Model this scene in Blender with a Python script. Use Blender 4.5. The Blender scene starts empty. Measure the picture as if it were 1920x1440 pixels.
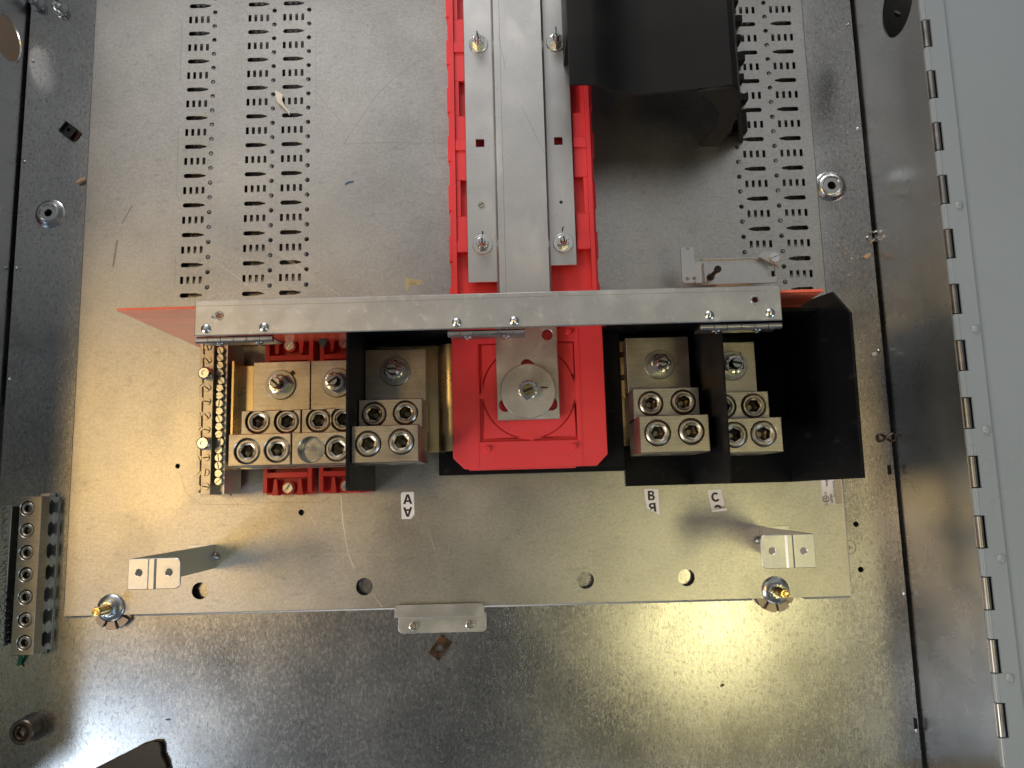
import bpy, bmesh, math, random
from mathutils import Vector, Matrix

# ---------------------------------------------------------------- scene set-up
# Units: the builders below take millimetres (x right, y away along the box, z up, z = 0 on the
# interior mounting pan); S turns them into metres.
S = 0.001
R_ = math.radians
scene = bpy.context.scene
col = scene.collection

cam_d = bpy.data.cameras.new('camera')
cam = bpy.data.objects.new('camera', cam_d)
col.objects.link(cam)
cam.location = (0, 0, 0.9)
cam.rotation_euler = (0.139368, 0.008252, -0.026100)
cam_d.sensor_width = 36
cam_d.lens = 27.0
cam_d.clip_start = 0.02
cam_d.clip_end = 60
scene.camera = cam

world = bpy.data.worlds.new('World')
scene.world = world
world.use_nodes = True
wbg = world.node_tree.nodes['Background']
wbg.inputs[0].default_value = (0.90, 0.96, 1.0, 1)
wbg.inputs[1].default_value = 0.105

def area_lamp(name, loc, size, power, color, target=(0, 0.1, 0), sy=None, spread=180):
    d = bpy.data.lights.new(name, 'AREA')
    d.energy = power
    d.color = color
    d.shape = 'RECTANGLE'
    d.size = size
    d.size_y = sy or size
    d.spread = R_(spread)
    o = bpy.data.objects.new(name, d)
    col.objects.link(o)
    o.location = loc
    v = Vector(target) - Vector(loc)
    o.rotation_euler = v.to_track_quat('-Z', 'Y').to_euler()
    return o

# ceiling lamps and windows of the work room, plus added fill and bounce lamps
area_lamp('left_window', (-3.2, -1.7, 2.1), 1.2, 95, (1.0, 0.91, 0.80))
area_lamp('far_fill', (-0.9, 4.8, 2.3), 2.8, 150, (1.0, 0.97, 0.95), sy=1.5)  # fill lamp added for overall light, kept out of the pan's reflections
area_lamp('ceiling_bounce', (-1.7, 2.2, 2.7), 2.2, 10.0, (1.0, 0.95, 0.90), sy=2.4, target=(-1.7, 2.2, 0))  # added area lamp standing in for bounce off a lit ceiling
area_lamp('ceiling_bounce_right', (0.95, 2.0, 2.7), 2.6, 8.2, (1.0, 0.97, 0.94), sy=2.4, target=(0.95, 2.0, 0))  # second bounce lamp added to brighten the right of the pan
area_lamp('warm_ceiling_lamp', (-1.6, 0.10, 2.6), 0.85, 13, (1.0, 0.64, 0.24), sy=0.6)
area_lamp('yellow_ceiling_lamp', (0.86, -0.48, 2.6), 0.66, 0.56, (1.0, 0.86, 0.40), sy=0.36, target=(0.38, -0.22, 0), spread=46)
area_lamp('door_light', (-1.85, -1.20, 2.5), 0.40, 7.5, (0.74, 0.86, 1.0), sy=0.26)
area_lamp('blue_fill', (3.6, -2.6, 1.7), 1.6, 55, (0.55, 0.76, 1.0))  # added bluish fill lamp that tints the door

scene.view_settings.view_transform = 'Standard'
scene.view_settings.look = 'None'
scene.view_settings.exposure = -0.08
scene.view_settings.gamma = 1.0
scene.view_settings.use_curve_mapping = False
scene.render.engine = 'CYCLES'
scene.cycles.use_denoising = True
scene.cycles.max_bounces = 8
scene.cycles.glossy_bounces = 6
scene.cycles.sample_clamp_indirect = 4.0

# ---------------------------------------------------------------- materials
def material(name, base, rough, metal=0.0, var=0.12, vscale=25, fine=0.06, fscale=600, rvar=0.08,
             bump=0.0, bscale=900, stretch=(1, 1, 1), blotch=None, spec=0.5, coat=0.0, streak=None):
    m = bpy.data.materials.new(name)
    m.use_nodes = True
    nt = m.node_tree
    N, L = nt.nodes, nt.links
    p = N['Principled BSDF']
    p.inputs['Metallic'].default_value = metal
    p.inputs['Specular IOR Level'].default_value = spec
    p.inputs['Coat Weight'].default_value = coat
    tc = N.new('ShaderNodeTexCoord')
    mp = N.new('ShaderNodeMapping')
    mp.inputs['Scale'].default_value = stretch
    L.new(tc.outputs['Object'], mp.inputs[0])
    def noise(scale, detail=5, vec=None, rgh=0.55):
        n = N.new('ShaderNodeTexNoise')
        n.inputs['Scale'].default_value = scale
        n.inputs['Detail'].default_value = detail
        n.inputs['Roughness'].default_value = rgh
        L.new(vec or mp.outputs[0], n.inputs['Vector'])
        return n.outputs['Fac']
    def remap(x, a, b, c, d):
        r = N.new('ShaderNodeMapRange')
        for i, v in ((1, a), (2, b), (3, c), (4, d)):
            r.inputs[i].default_value = v
        L.new(x, r.inputs[0])
        return r.outputs[0]
    def mul(a, b):
        q = N.new('ShaderNodeMath')
        q.operation = 'MULTIPLY'
        L.new(a, q.inputs[0])
        L.new(b, q.inputs[1])
        return q.outputs[0]
    big = noise(vscale)
    fn = noise(fscale, 3)
    k = mul(remap(big, 0.3, 0.7, 1 - var, 1 + var), remap(fn, 0.3, 0.7, 1 - fine, 1 + fine))
    if streak:                      # fine parallel machining or rolling lines
        sm = N.new('ShaderNodeMapping')
        sm.inputs['Scale'].default_value = streak[0]
        L.new(tc.outputs['Object'], sm.inputs[0])
        st = noise(streak[1], 4, sm.outputs[0])
        k = mul(k, remap(st, 0.3, 0.7, 1 - streak[2], 1 + streak[2]))
    colr = N.new('ShaderNodeMix')
    colr.data_type = 'RGBA'
    colr.blend_type = 'MULTIPLY'
    colr.inputs['Factor'].default_value = 1
    colr.inputs['A'].default_value = (*base, 1)
    L.new(k, colr.inputs['B'])
    out = colr.outputs['Result']
    rgh = remap(big, 0.3, 0.7, max(0.02, rough - rvar), rough + rvar)
    if blotch:                      # patches of oxide, dirt or wear: (colour, scale, lo, hi, strength, rough add)
        for bc, bs, lo, hi, stg, radd, bst in blotch:
            bm_ = N.new('ShaderNodeMapping')
            bm_.inputs['Scale'].default_value = bst
            L.new(tc.outputs['Object'], bm_.inputs[0])
            f = remap(noise(bs, 4, bm_.outputs[0]), lo, hi, 0, stg)
            mx = N.new('ShaderNodeMix')
            mx.data_type = 'RGBA'
            L.new(f, mx.inputs['Factor'])
            L.new(out, mx.inputs['A'])
            mx.inputs['B'].default_value = (*bc, 1)
            out = mx.outputs['Result']
            ad = N.new('ShaderNodeMath')
            ad.operation = 'MULTIPLY_ADD'
            L.new(f, ad.inputs[0])
            ad.inputs[1].default_value = radd
            L.new(rgh, ad.inputs[2])
            rgh = ad.outputs[0]
    L.new(out, p.inputs['Base Color'])
    L.new(rgh, p.inputs['Roughness'])
    if bump:
        b = N.new('ShaderNodeBump')
        b.inputs['Strength'].default_value = bump
        b.inputs['Distance'].default_value = 0.0004
        L.new(noise(bscale, 3), b.inputs['Height'])
        L.new(b.outputs[0], p.inputs['Normal'])
    return m

ONE = (1, 1, 1)
M = {}
M['pan'] = material('galvanised_pan', (0.465, 0.461, 0.447), 0.36, 1.0, var=0.08, vscale=9, fine=0.13, fscale=380, rvar=0.04,
    bump=0.14, bscale=700, streak=((3, 45, 1), 22, 0.06),
    blotch=[((0.36, 0.345, 0.32), 14, 0.52, 0.75, 0.40, 0.06, ONE), ((0.20, 0.195, 0.19), 150, 0.58, 0.76, 0.32, 0.04, (0.6, 1, 1)),
            ((0.62, 0.61, 0.58), 6, 0.5, 0.75, 0.4, 0.05, (1, 0.6, 1))])
M['back'] = material('galvanised_back_sheet', (0.42, 0.425, 0.43), 0.25, 1.0, var=0.12, vscale=7, fine=0.16, fscale=800, rvar=0.04,
    bump=0.0, streak=((45, 1.0, 1), 60, 0.16),
    blotch=[((0.60, 0.59, 0.57), 480, 0.535, 0.58, 0.34, 0.10, (1, 0.5, 1)), ((0.19, 0.19, 0.19), 9, 0.53, 0.72, 0.50, 0.03, ONE),
            ((0.17, 0.17, 0.165), 300, 0.555, 0.62, 0.42, 0.0, (1, 0.6, 1))])
M['wall'] = material('galvanised_wall', (0.52, 0.535, 0.54), 0.27, 1.0, var=0.09, vscale=8, fine=0.05, rvar=0.06, bump=0.05,
    blotch=[((0.62, 0.60, 0.55), 16, 0.52, 0.75, 0.45, 0.12, ONE), ((0.36, 0.37, 0.38), 11, 0.54, 0.78, 0.35, 0.02, (1, 0.5, 1))])
M['slab'] = material('dark_slab', (0.055, 0.048, 0.042), 0.6, 0.6, var=0.2, vscale=30)
M['post'] = material('dark_steel_post', (0.17, 0.15, 0.13), 0.42, 1.0, var=0.2, vscale=70)
M['bar'] = material('stained_galvanised_bar', (0.53, 0.53, 0.525), 0.43, 1.0, var=0.05, vscale=40, fine=0.05, rvar=0.03, bump=0.08,
    blotch=[((0.70, 0.695, 0.67), 30, 0.53, 0.68, 0.45, 0.08, ONE), ((0.74, 0.73, 0.71), 110, 0.58, 0.70, 0.45, 0.08, ONE),
            ((0.40, 0.40, 0.41), 150, 0.60, 0.75, 0.30, 0.0, (0.4, 1, 1))])
M['strip'] = material('galvanised_strip', (0.56, 0.56, 0.555), 0.40, 1.0, var=0.04, vscale=20, fine=0.06, fscale=500, rvar=0.03, bump=0.08,
    blotch=[((0.46, 0.46, 0.47), 60, 0.56, 0.72, 0.30, 0.03, (1, 0.5, 1)), ((0.70, 0.695, 0.67), 30, 0.54, 0.68, 0.45, 0.08, (1, 0.5, 1)),
            ((0.33, 0.33, 0.33), 170, 0.63, 0.76, 0.35, 0.0, ONE)])
M['bracket'] = material('zinc_bracket', (0.56, 0.57, 0.575), 0.38, 1.0, var=0.06, vscale=20, bump=0.06,
    blotch=[((0.40, 0.40, 0.40), 130, 0.58, 0.74, 0.35, 0.0, ONE)])
M['lug'] = material('tinned_aluminium_lug', (0.47, 0.435, 0.37), 0.37, 1.0, var=0.12, vscale=30, fine=0.12, fscale=900, rvar=0.07,
    bump=0.10, bscale=1100, streak=((1, 60, 1), 25, 0.16), blotch=[((0.24, 0.215, 0.18), 60, 0.54, 0.74, 0.5, 0.05, ONE),
            ((0.66, 0.63, 0.57), 190, 0.62, 0.72, 0.5, 0.0, ONE)])
M['busbar'] = material('tarnished_bus_bar', (0.55, 0.45, 0.27), 0.30, 1.0, var=0.12, vscale=30, streak=((60, 1, 1), 20, 0.06))
M['plate'] = material('aluminium_plate', (0.50, 0.49, 0.475), 0.46, 1.0, var=0.08, vscale=35, fine=0.10, fscale=700, bump=0.12,
    blotch=[((0.66, 0.65, 0.63), 60, 0.56, 0.70, 0.5, 0.1, ONE)])
M['washer'] = material('dull_washer', (0.36, 0.365, 0.35), 0.36, 1.0, var=0.14, vscale=80, rvar=0.06)
M['zinc'] = material('bright_zinc_fastener', (0.66, 0.67, 0.66), 0.22, 1.0, var=0.08, vscale=90, rvar=0.05)
M['nutzinc'] = material('zinc_nut', (0.48, 0.50, 0.50), 0.27, 1.0, var=0.12, vscale=90, rvar=0.05)
M['screw'] = material('set_screw_steel', (0.46, 0.425, 0.36), 0.37, 1.0, var=0.16, vscale=120, rvar=0.06)
M['brass'] = material('yellow_zinc_stud', (0.72, 0.52, 0.20), 0.25, 1.0, var=0.1, vscale=120)
M['spacer'] = material('cut_steel_spacer', (0.40, 0.34, 0.29), 0.45, 1.0, var=0.12, vscale=90)
M['red'] = material('red_moulded_plastic', (0.74, 0.050, 0.060), 0.46, var=0.06, vscale=14, fine=0.03, bump=0.05, bscale=1500, spec=0.4,
    blotch=[((0.60, 0.06, 0.06), 30, 0.55, 0.75, 0.3, 0.1, ONE)])
M['red_dark'] = material('red_insulator_plastic', (0.50, 0.016, 0.016), 0.36, var=0.06, vscale=20, fine=0.03, bump=0.05)
M['fibre'] = material('red_vulcanised_fibre', (0.70, 0.13, 0.07), 0.20, var=0.16, vscale=16, bump=0.05, stretch=(0.5, 1, 3), spec=0.9)
M['black'] = material('black_plastic_sheet', (0.0050, 0.0055, 0.007), 0.48, var=0.25, vscale=14, rvar=0.06, bump=0.04, spec=0.12,
    blotch=[((0.050, 0.048, 0.043), 90, 0.62, 0.85, 0.55, 0.2, (1, 1, 0.25))])
M['cover'] = material('black_moulded_cover', (0.010, 0.010, 0.0105), 0.48, var=0.2, vscale=9, rvar=0.08, bump=0.06, spec=0.16,
    blotch=[((0.034, 0.030, 0.024), 10, 0.5, 0.85, 0.5, 0.1, ONE)])
M['paint'] = material('grey_enclosure_paint', (0.262, 0.293, 0.315), 0.33, var=0.04, vscale=6, fine=0.02, bump=0.20, bscale=420)
M['knuckle'] = material('hinge_knuckle_steel', (0.31, 0.30, 0.29), 0.36, 1.0, var=0.12, vscale=60)
M['hinge'] = material('small_hinge_steel', (0.34, 0.33, 0.335), 0.36, 1.0, var=0.12, vscale=80)
M['label'] = material('white_label', (0.86, 0.83, 0.83), 0.45, var=0.04, vscale=60, fine=0.02)
M['tan'] = material('tan_label_strip', (0.50, 0.43, 0.31), 0.4, var=0.05, vscale=60)
M['ink'] = material('black_ink_and_slot_shade', (0.012, 0.012, 0.013), 0.4, var=0.1, vscale=80)  # ink; also the painted shade on bolt slot floors
M['hole'] = material('dark_plastic_and_bore_shade', (0.010, 0.010, 0.011), 0.45, var=0.1)  # black plastic; also the painted shade of holes and bores
M['rust'] = material('dark_oiled_steel', (0.085, 0.062, 0.048), 0.40, 1.0, var=0.25, vscale=140,
    blotch=[((0.16, 0.05, 0.025), 90, 0.52, 0.7, 0.6, 0.2, ONE)])
M['socket'] = material('shaded_oily_socket_steel', (0.22, 0.19, 0.145), 0.34, 1.0, var=0.2, vscale=200)  # darkened for the shade down the socket as well as oil
M['concrete'] = material('concrete_ground', (0.13, 0.125, 0.12), 0.8, var=0.2, vscale=5, fine=0.15, fscale=90, bump=0.3, bscale=150)
M['card'] = material('brown_cardboard', (0.055, 0.038, 0.025), 0.8, var=0.10, vscale=20, stretch=(1, 3, 1))
M['wood'] = material('wood_chip', (0.60, 0.40, 0.24), 0.7, var=0.15, vscale=200)
M['paper'] = material('paper_scrap', (0.72, 0.66, 0.57), 0.7, var=0.08, vscale=200)
M['blue'] = material('blue_insulation', (0.03, 0.10, 0.28), 0.4)
M['green'] = material('green_insulation', (0.01, 0.13, 0.045), 0.4)
M['dust'] = material('metal_dust', (0.62, 0.56, 0.45), 0.45, 0.3, var=0.3, vscale=300)
M['scratch'] = material('scratched_zinc', (0.74, 0.71, 0.62), 0.5, 1.0, var=0.1)
M['smear'] = material('dark_scuff', (0.30, 0.29, 0.27), 0.5, 0.9, var=0.1)
M['tarnish'] = material('yellow_smear', (0.46, 0.42, 0.25), 0.5, 0.8, var=0.2, vscale=80)

# ---------------------------------------------------------------- mesh helpers
class MB:
    def __init__(s):
        s.v, s.f = [], []
    def add(s, vs, fs):
        o = len(s.v)
        s.v += [tuple(v) for v in vs]
        s.f += [[i + o for i in f] for f in fs]
        return s
    def box(s, x0, x1, y0, y1, z0, z1):
        vs = [(x, y, z) for z in (z0, z1) for y in (y0, y1) for x in (x0, x1)]
        return s.add(vs, [(0, 2, 3, 1), (4, 5, 7, 6), (0, 1, 5, 4), (2, 6, 7, 3), (0, 4, 6, 2), (1, 3, 7, 5)])
    def prism(s, poly, a0, a1, axis='z'):
        n = len(poly)
        def pt(p, a):
            return {'z': (p[0], p[1], a), 'y': (p[0], a, p[1]), 'x': (a, p[0], p[1])}[axis]
        vs = [pt(p, a0) for p in poly] + [pt(p, a1) for p in poly]
        fs = [list(range(n))[::-1], list(range(n, 2 * n))] + [(i, (i + 1) % n, n + (i + 1) % n, n + i) for i in range(n)]
        return s.add(vs, fs)
    def cyl(s, x, y, z0, z1, r, n=24, r2=None, rot=0.0):
        r2 = r if r2 is None else r2
        a = [rot + 2 * math.pi * i / n for i in range(n)]
        vs = [(x + r * math.cos(t), y + r * math.sin(t), z0) for t in a] + [(x + r2 * math.cos(t), y + r2 * math.sin(t), z1) for t in a]
        return s.add(vs, [list(range(n))[::-1], list(range(n, 2 * n))] + [(i, (i + 1) % n, n + (i + 1) % n, n + i) for i in range(n)])
    def lathe(s, x, y, prof, n=32):
        vs, fs = [], []
        for r, z in prof:
            for i in range(n):
                t = 2 * math.pi * i / n
                vs.append((x + max(r, 0.01) * math.cos(t), y + max(r, 0.01) * math.sin(t), z))
        for k in range(len(prof) - 1):
            for i in range(n):
                j = (i + 1) % n
                fs.append((k * n + i, k * n + j, (k + 1) * n + j, (k + 1) * n + i))
        if prof[0][0] < 0.02:
            fs.append(list(range(n))[::-1])
        if prof[-1][0] < 0.02:
            fs.append([(len(prof) - 1) * n + i for i in range(n)])
        return s.add(vs, fs)
    def rod(s, p, q, r, n=12, r2=None):
        p, q = Vector(p), Vector(q)
        d = (q - p).normalized()
        u = d.orthogonal().normalized()
        w = d.cross(u)
        r2 = r if r2 is None else r2
        a = [2 * math.pi * i / n for i in range(n)]
        vs = [p + r * (u * math.cos(t) + w * math.sin(t)) for t in a] + [q + r2 * (u * math.cos(t) + w * math.sin(t)) for t in a]
        return s.add(vs, [list(range(n))[::-1], list(range(n, 2 * n))] + [(i, (i + 1) % n, n + (i + 1) % n, n + i) for i in range(n)])
    def tube(s, pts, r, n=8):
        pts = [Vector(p) for p in pts]
        vs, fs = [], []
        u = None
        for i, p in enumerate(pts):
            d = (pts[min(i + 1, len(pts) - 1)] - pts[max(i - 1, 0)]).normalized()
            u = d.orthogonal().normalized() if u is None else (u - d * u.dot(d)).normalized()
            w = d.cross(u)
            for k in range(n):
                t = 2 * math.pi * k / n
                vs.append(p + r * (u * math.cos(t) + w * math.sin(t)))
        for i in range(len(pts) - 1):
            for k in range(n):
                j = (k + 1) % n
                fs.append((i * n + k, i * n + j, (i + 1) * n + j, (i + 1) * n + k))
        fs += [list(range(n))[::-1], [(len(pts) - 1) * n + k for k in range(n)]]
        return s.add(vs, fs)
    def ribbon(s, pts, w, z0, z1):                  # a thin raised line along 2-D points
        for a, b in zip(pts, pts[1:]):
            a, b = Vector(a), Vector(b)
            d = (b - a).normalized()
            nrm = Vector((-d.y, d.x)) * w / 2
            s.prism([tuple(a - nrm), tuple(b - nrm), tuple(b + nrm), tuple(a + nrm)], z0, z1)
        return s

ORG = {}                                            # world origin (mm) of every object built
def rawmesh(name, vs, fs, mat, off=(0, 0, 0), smooth=True, weld=True, angle=32):
    me = bpy.data.meshes.new(name)
    me.from_pydata([((v[0] - off[0]) * S, (v[1] - off[1]) * S, (v[2] - off[2]) * S) for v in vs], [], fs)
    bm = bmesh.new()
    bm.from_mesh(me)
    if weld:
        bmesh.ops.remove_doubles(bm, verts=bm.verts, dist=1e-6)
    bmesh.ops.recalc_face_normals(bm, faces=bm.faces)
    bm.to_mesh(me)
    bm.free()
    if smooth:
        me.polygons.foreach_set('use_smooth', [True] * len(me.polygons))
        me.set_sharp_from_angle(angle=R_(angle))
    me.materials.append(M[mat] if isinstance(mat, str) else mat)
    return me

def link(o, parent=None):
    col.objects.link(o)
    if parent is not None:
        o.parent = parent
    return o

def build(mb, name, mat, parent=None, bevel=0.0, org=None, smooth=True, seg=2):
    off = ORG[parent.name] if parent is not None else (org or (0, 0, 0))
    o = bpy.data.objects.new(name, rawmesh(name, mb.v, mb.f, mat, off, smooth))
    link(o, parent)
    if parent is None:
        o.location = [c * S for c in off]
    ORG[o.name] = off
    if bevel:
        b = o.modifiers.new('bevel', 'BEVEL')
        b.width = bevel * S
        b.segments = seg
        b.limit_method = 'ANGLE'
        b.angle_limit = R_(40)
        b.harden_normals = True
    return o

def inst(name, me, parent, loc, rotz=0.0, sc=1.0, rot=None):
    o = bpy.data.objects.new(name, me)
    link(o, parent)
    off = ORG[parent.name] if parent is not None else (0, 0, 0)
    o.location = [(a - b) * S for a, b in zip(loc, off)]
    o.rotation_euler = rot or (0, 0, rotz)
    o.scale = (sc, sc, sc)
    ORG[o.name] = tuple(loc)
    return o

def tag(o, label, cat, group=None, kind=None):
    if label:
        o['label'] = label
    if cat:
        o['category'] = cat
    if group:
        o['group'] = group
    if kind:
        o['kind'] = kind
    return o

def thing(name, loc, label, cat, group=None):
    o = bpy.data.objects.new(name, None)
    o.empty_display_size = 0.01
    col.objects.link(o)
    o.location = [c * S for c in loc]
    ORG[o.name] = tuple(loc)
    return tag(o, label, cat, group)

def circ(x, y, r, n=20, rot=0.0):
    return [(x + r * math.cos(rot + 2 * math.pi * i / n), y + r * math.sin(rot + 2 * math.pi * i / n)) for i in range(n)]
def rect(x0, x1, y0, y1):
    return [(x0, y0), (x1, y0), (x1, y1), (x0, y1)]
def rrect(x0, x1, y0, y1, r, n=5, corners=(1, 1, 1, 1)):
    out = []
    for k, (cx, cy, a0) in enumerate(((x1 - r, y1 - r, 0), (x0 + r, y1 - r, 90), (x0 + r, y0 + r, 180), (x1 - r, y0 + r, 270))):
        if corners[k]:
            out += [(cx + r * math.cos(R_(a0 + 90 * i / n)), cy + r * math.sin(R_(a0 + 90 * i / n))) for i in range(n + 1)]
        else:
            out.append((x1 if a0 in (0, 270) else x0, y1 if a0 in (0, 90) else y0))
    return out

def sheet(polys, z0, z1):
    """A flat sheet from one outline and any number of holes, as verts and faces with real openings."""
    cu = bpy.data.curves.new('outline', 'CURVE')
    cu.dimensions = '2D'
    cu.fill_mode = 'BOTH'
    cu.extrude = (z1 - z0) / 2
    for poly in polys:
        sp = cu.splines.new('POLY')
        sp.points.add(len(poly) - 1)
        for i, (x, y) in enumerate(poly):
            sp.points[i].co = (x, y, 0, 1)
        sp.use_cyclic_u = True
    ob = bpy.data.objects.new('outline', cu)
    col.objects.link(ob)
    me = bpy.data.meshes.new_from_object(ob.evaluated_get(bpy.context.evaluated_depsgraph_get()))
    zm = (z0 + z1) / 2
    vs = [(v.co.x, v.co.y, v.co.z + zm) for v in me.vertices]
    fs = [list(p.vertices) for p in me.polygons]
    bpy.data.objects.remove(ob)
    bpy.data.curves.remove(cu)
    bpy.data.meshes.remove(me)
    return vs, fs

def inset(poly, d):
    """Move a closed outline by d to its left (into the material for an anticlockwise outline)."""
    n = len(poly)
    out = []
    for i in range(n):
        a, b, c = Vector(poly[i - 1]), Vector(poly[i]), Vector(poly[(i + 1) % n])
        u, v = (b - a).normalized(), (c - b).normalized()
        n1, n2 = Vector((-u.y, u.x)), Vector((-v.y, v.x))
        m = (n1 + n2)
        m = m / max(0.4, m.dot(n1)) if m.length > 1e-6 else n1
        out.append((b.x + m.x * d, b.y + m.y * d))
    return out

def area2(poly):
    return sum(poly[i - 1][0] * poly[i][1] - poly[i][0] * poly[i - 1][1] for i in range(len(poly)))

def plate(polys, z0, z1, c=0.6):
    """Like sheet(), with a small chamfer round the top of the outline and of every hole."""
    loops = []
    for k, p in enumerate(polys):
        if (area2(p) > 0) != (k == 0):
            p = p[::-1]
        loops.append((p, inset(p, c)))
    mb = MB()
    top = sheet([b for _, b in loops], z1, z1 + 0.002)
    mb.add([(x, y, z1) for x, y, _ in top[0]], [f for f in top[1] if len({top[0][i][2] > z1 + 0.001 for i in f}) == 1 and top[0][f[0]][2] > z1 + 0.001])
    for a, b in loops:
        n = len(a)
        vs = [(x, y, z0) for x, y in a] + [(x, y, z1 - c) for x, y in a] + [(x, y, z1) for x, y in b]
        fs = [(r * n + i, r * n + (i + 1) % n, (r + 1) * n + (i + 1) % n, (r + 1) * n + i) for r in (0, 1) for i in range(n)]
        mb.add(vs, fs)
    bot = sheet([a for a, _ in loops], z0 - 0.002, z0)
    mb.add([(x, y, z0) for x, y, _ in bot[0]], [f for f in bot[1] if len({bot[0][i][2] > z0 - 0.001 for i in f}) == 1 and bot[0][f[0]][2] < z0 - 0.001])
    return mb

def lettering(txt, size, cx, cy, z, rot=0.0, thick=0.12, bold=0.012, clip=None):
    cu = bpy.data.curves.new('lettering', 'FONT')
    cu.body = txt
    cu.size = size
    cu.extrude = thick / 2
    cu.offset = bold * size
    cu.align_x = 'CENTER'
    cu.align_y = 'CENTER'
    ob = bpy.data.objects.new('lettering', cu)
    col.objects.link(ob)
    me = bpy.data.meshes.new_from_object(ob.evaluated_get(bpy.context.evaluated_depsgraph_get()))
    if clip:
        bm = bmesh.new()
        bm.from_mesh(me)
        bmesh.ops.bisect_plane(bm, geom=bm.verts[:] + bm.edges[:] + bm.faces[:], plane_co=clip[0], plane_no=clip[1], clear_outer=True)
        bm.to_mesh(me)
        bm.free()
    c, s_ = math.cos(rot), math.sin(rot)
    vs = [(cx + v.co.x * c - v.co.y * s_, cy + v.co.x * s_ + v.co.y * c, z + v.co.z) for v in me.vertices]
    mb = MB().add(vs, [list(p.vertices) for p in me.polygons])
    bpy.data.objects.remove(ob)
    bpy.data.curves.remove(cu)
    bpy.data.meshes.remove(me)
    return mb

def glyph(ch, h, cx, cy, z, rot=0.0, cut=None):
    """A bold sans capital as a thin mesh; cut = (x, y, nx, ny) drops what lies beyond that line."""
    def arc(x, y, rx, ry, a, b, n=14):
        return [(x + rx * math.cos(R_(a + (b - a) * i / n)), y + ry * math.sin(R_(a + (b - a) * i / n))) for i in range(n + 1)]
    if ch == 'A':
        polys = [[(-.48, -.5), (-.24, -.5), (-.17, -.29), (.17, -.29), (.24, -.5), (.48, -.5), (.13, .5), (-.13, .5)], [(-.115, -.11), (.115, -.11), (0, .25)]]
    elif ch == 'B':
        polys = [[(-.36, -.5)] + arc(.08, -.22, .30, .28, -90, 75) + arc(.06, .255, .26, .245, -70, 90) + [(-.36, .5)],
                 [(-.13, -.32)] + arc(.05, -.215, .11, .105, -90, 90) + [(-.13, -.11)], [(-.13, .115)] + arc(.04, .215, .095, .10, -90, 90) + [(-.13, .315)]]
    else:
        polys = [arc(0, 0, .46, .52, 38, 322, 30) + arc(0, 0, .23, .30, 318, 42, 30)]
    v, f = sheet([[(x * h, y * h) for x, y in p] for p in polys], -0.05, 0.05)
    if cut:
        me = bpy.data.meshes.new('cut')
        me.from_pydata(v, [], f)
        bm = bmesh.new()
        bm.from_mesh(me)
        bmesh.ops.bisect_plane(bm, geom=bm.verts[:] + bm.edges[:] + bm.faces[:], plane_co=(cut[0], cut[1], 0), plane_no=(cut[2], cut[3], 0), clear_outer=True)
        bm.to_mesh(me)
        bm.free()
        v, f = [tuple(q.co) for q in me.vertices], [list(q.vertices) for q in me.polygons]
        bpy.data.meshes.remove(me)
    c, s_ = math.cos(rot), math.sin(rot)
    return MB().add([(cx + x * c - y * s_, cy + x * s_ + y * c, z + zz) for x, y, zz in v], f)

def proto(name, mb, mat, angle=32):
    return rawmesh(name, mb.v, mb.f, mat, angle=angle)

# ---- shared small hardware (local millimetres, origin at the seat, axis up)
def socket_screw_mesh(name, r, h, depth, mat):
    """Round set screw with a hexagon socket."""
    n = 24
    mb = MB()
    hexr = 0.60 * r
    def hx(i, rr):
        t = 2 * math.pi * i / n
        k = (t % (math.pi / 3)) - math.pi / 6
        q = rr * math.cos(math.pi / 6) / math.cos(k)
        return q * math.cos(t), q * math.sin(t)
    rings = []
    def ring(f, z):
        rings.append([(*f(i), z) for i in range(n)])
    cr = lambda rr: (lambda i: (rr * math.cos(2 * math.pi * i / n), rr * math.sin(2 * math.pi * i / n)))
    ring(cr(r), -h)
    ring(cr(r), -0.10 * r)
    ring(cr(0.88 * r), 0)
    ring(cr(0.76 * r), 0)
    ring(cr(0.70 * r), -0.06 * r)
    ring(lambda i: hx(i, hexr), -0.10 * r)
    ring(lambda i: hx(i, hexr), -depth)
    ring(cr(0.22 * r), -depth - 0.22 * r)
    vs = [v for rg in rings for v in rg]
    fs = [(k * n + i, k * n + (i + 1) % n, (k + 1) * n + (i + 1) % n, (k + 1) * n + i) for k in range(len(rings) - 1) for i in range(n)]
    fs.append([(len(rings) - 1) * n + i for i in range(n)])
    fs.append(list(range(n))[::-1])
    mb.add(vs, fs)
    me = proto(name, mb, mat)
    me.materials.append(M['socket'])
    for pl in me.polygons:
        c = pl.center / S
        if math.hypot(c.x, c.y) < 0.64 * r and c.z < -0.12 * r:
            pl.material_index = 1
    return me

def slot_screw_mesh(name, r, h, mat, dome=0.0):
    mb = MB()
    w = 0.16 * r
    mb.cyl(0, 0, -h, 0.0, r, 20)
    for sgn in (1, -1):
        a0 = math.asin(w / r)
        arc = [(r * 0.94 * math.cos(a0 + (math.pi - 2 * a0) * i / 10), sgn * r * 0.94 * math.sin(a0 + (math.pi - 2 * a0) * i / 10)) for i in range(11)]
        mb.prism(arc if sgn > 0 else arc[::-1], -0.02, 0.34 * r)
    return proto(name, mb, mat)

def dome_mesh(name, r, h, mat, dimple=True):
    prof = [(r, 0), (r, 0.12 * h)] + [(r * math.cos(R_(a)), 0.12 * h + 0.88 * h * math.sin(R_(a))) for a in (15, 30, 45, 60, 72)]
    if dimple:
        prof += [(r * 0.22, h), (r * 0.16, h * 0.78), (0, h * 0.70)]
    else:
        prof += [(0, h)]
    return proto(name, MB().lathe(0, 0, prof, 24), mat, angle=50)

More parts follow.
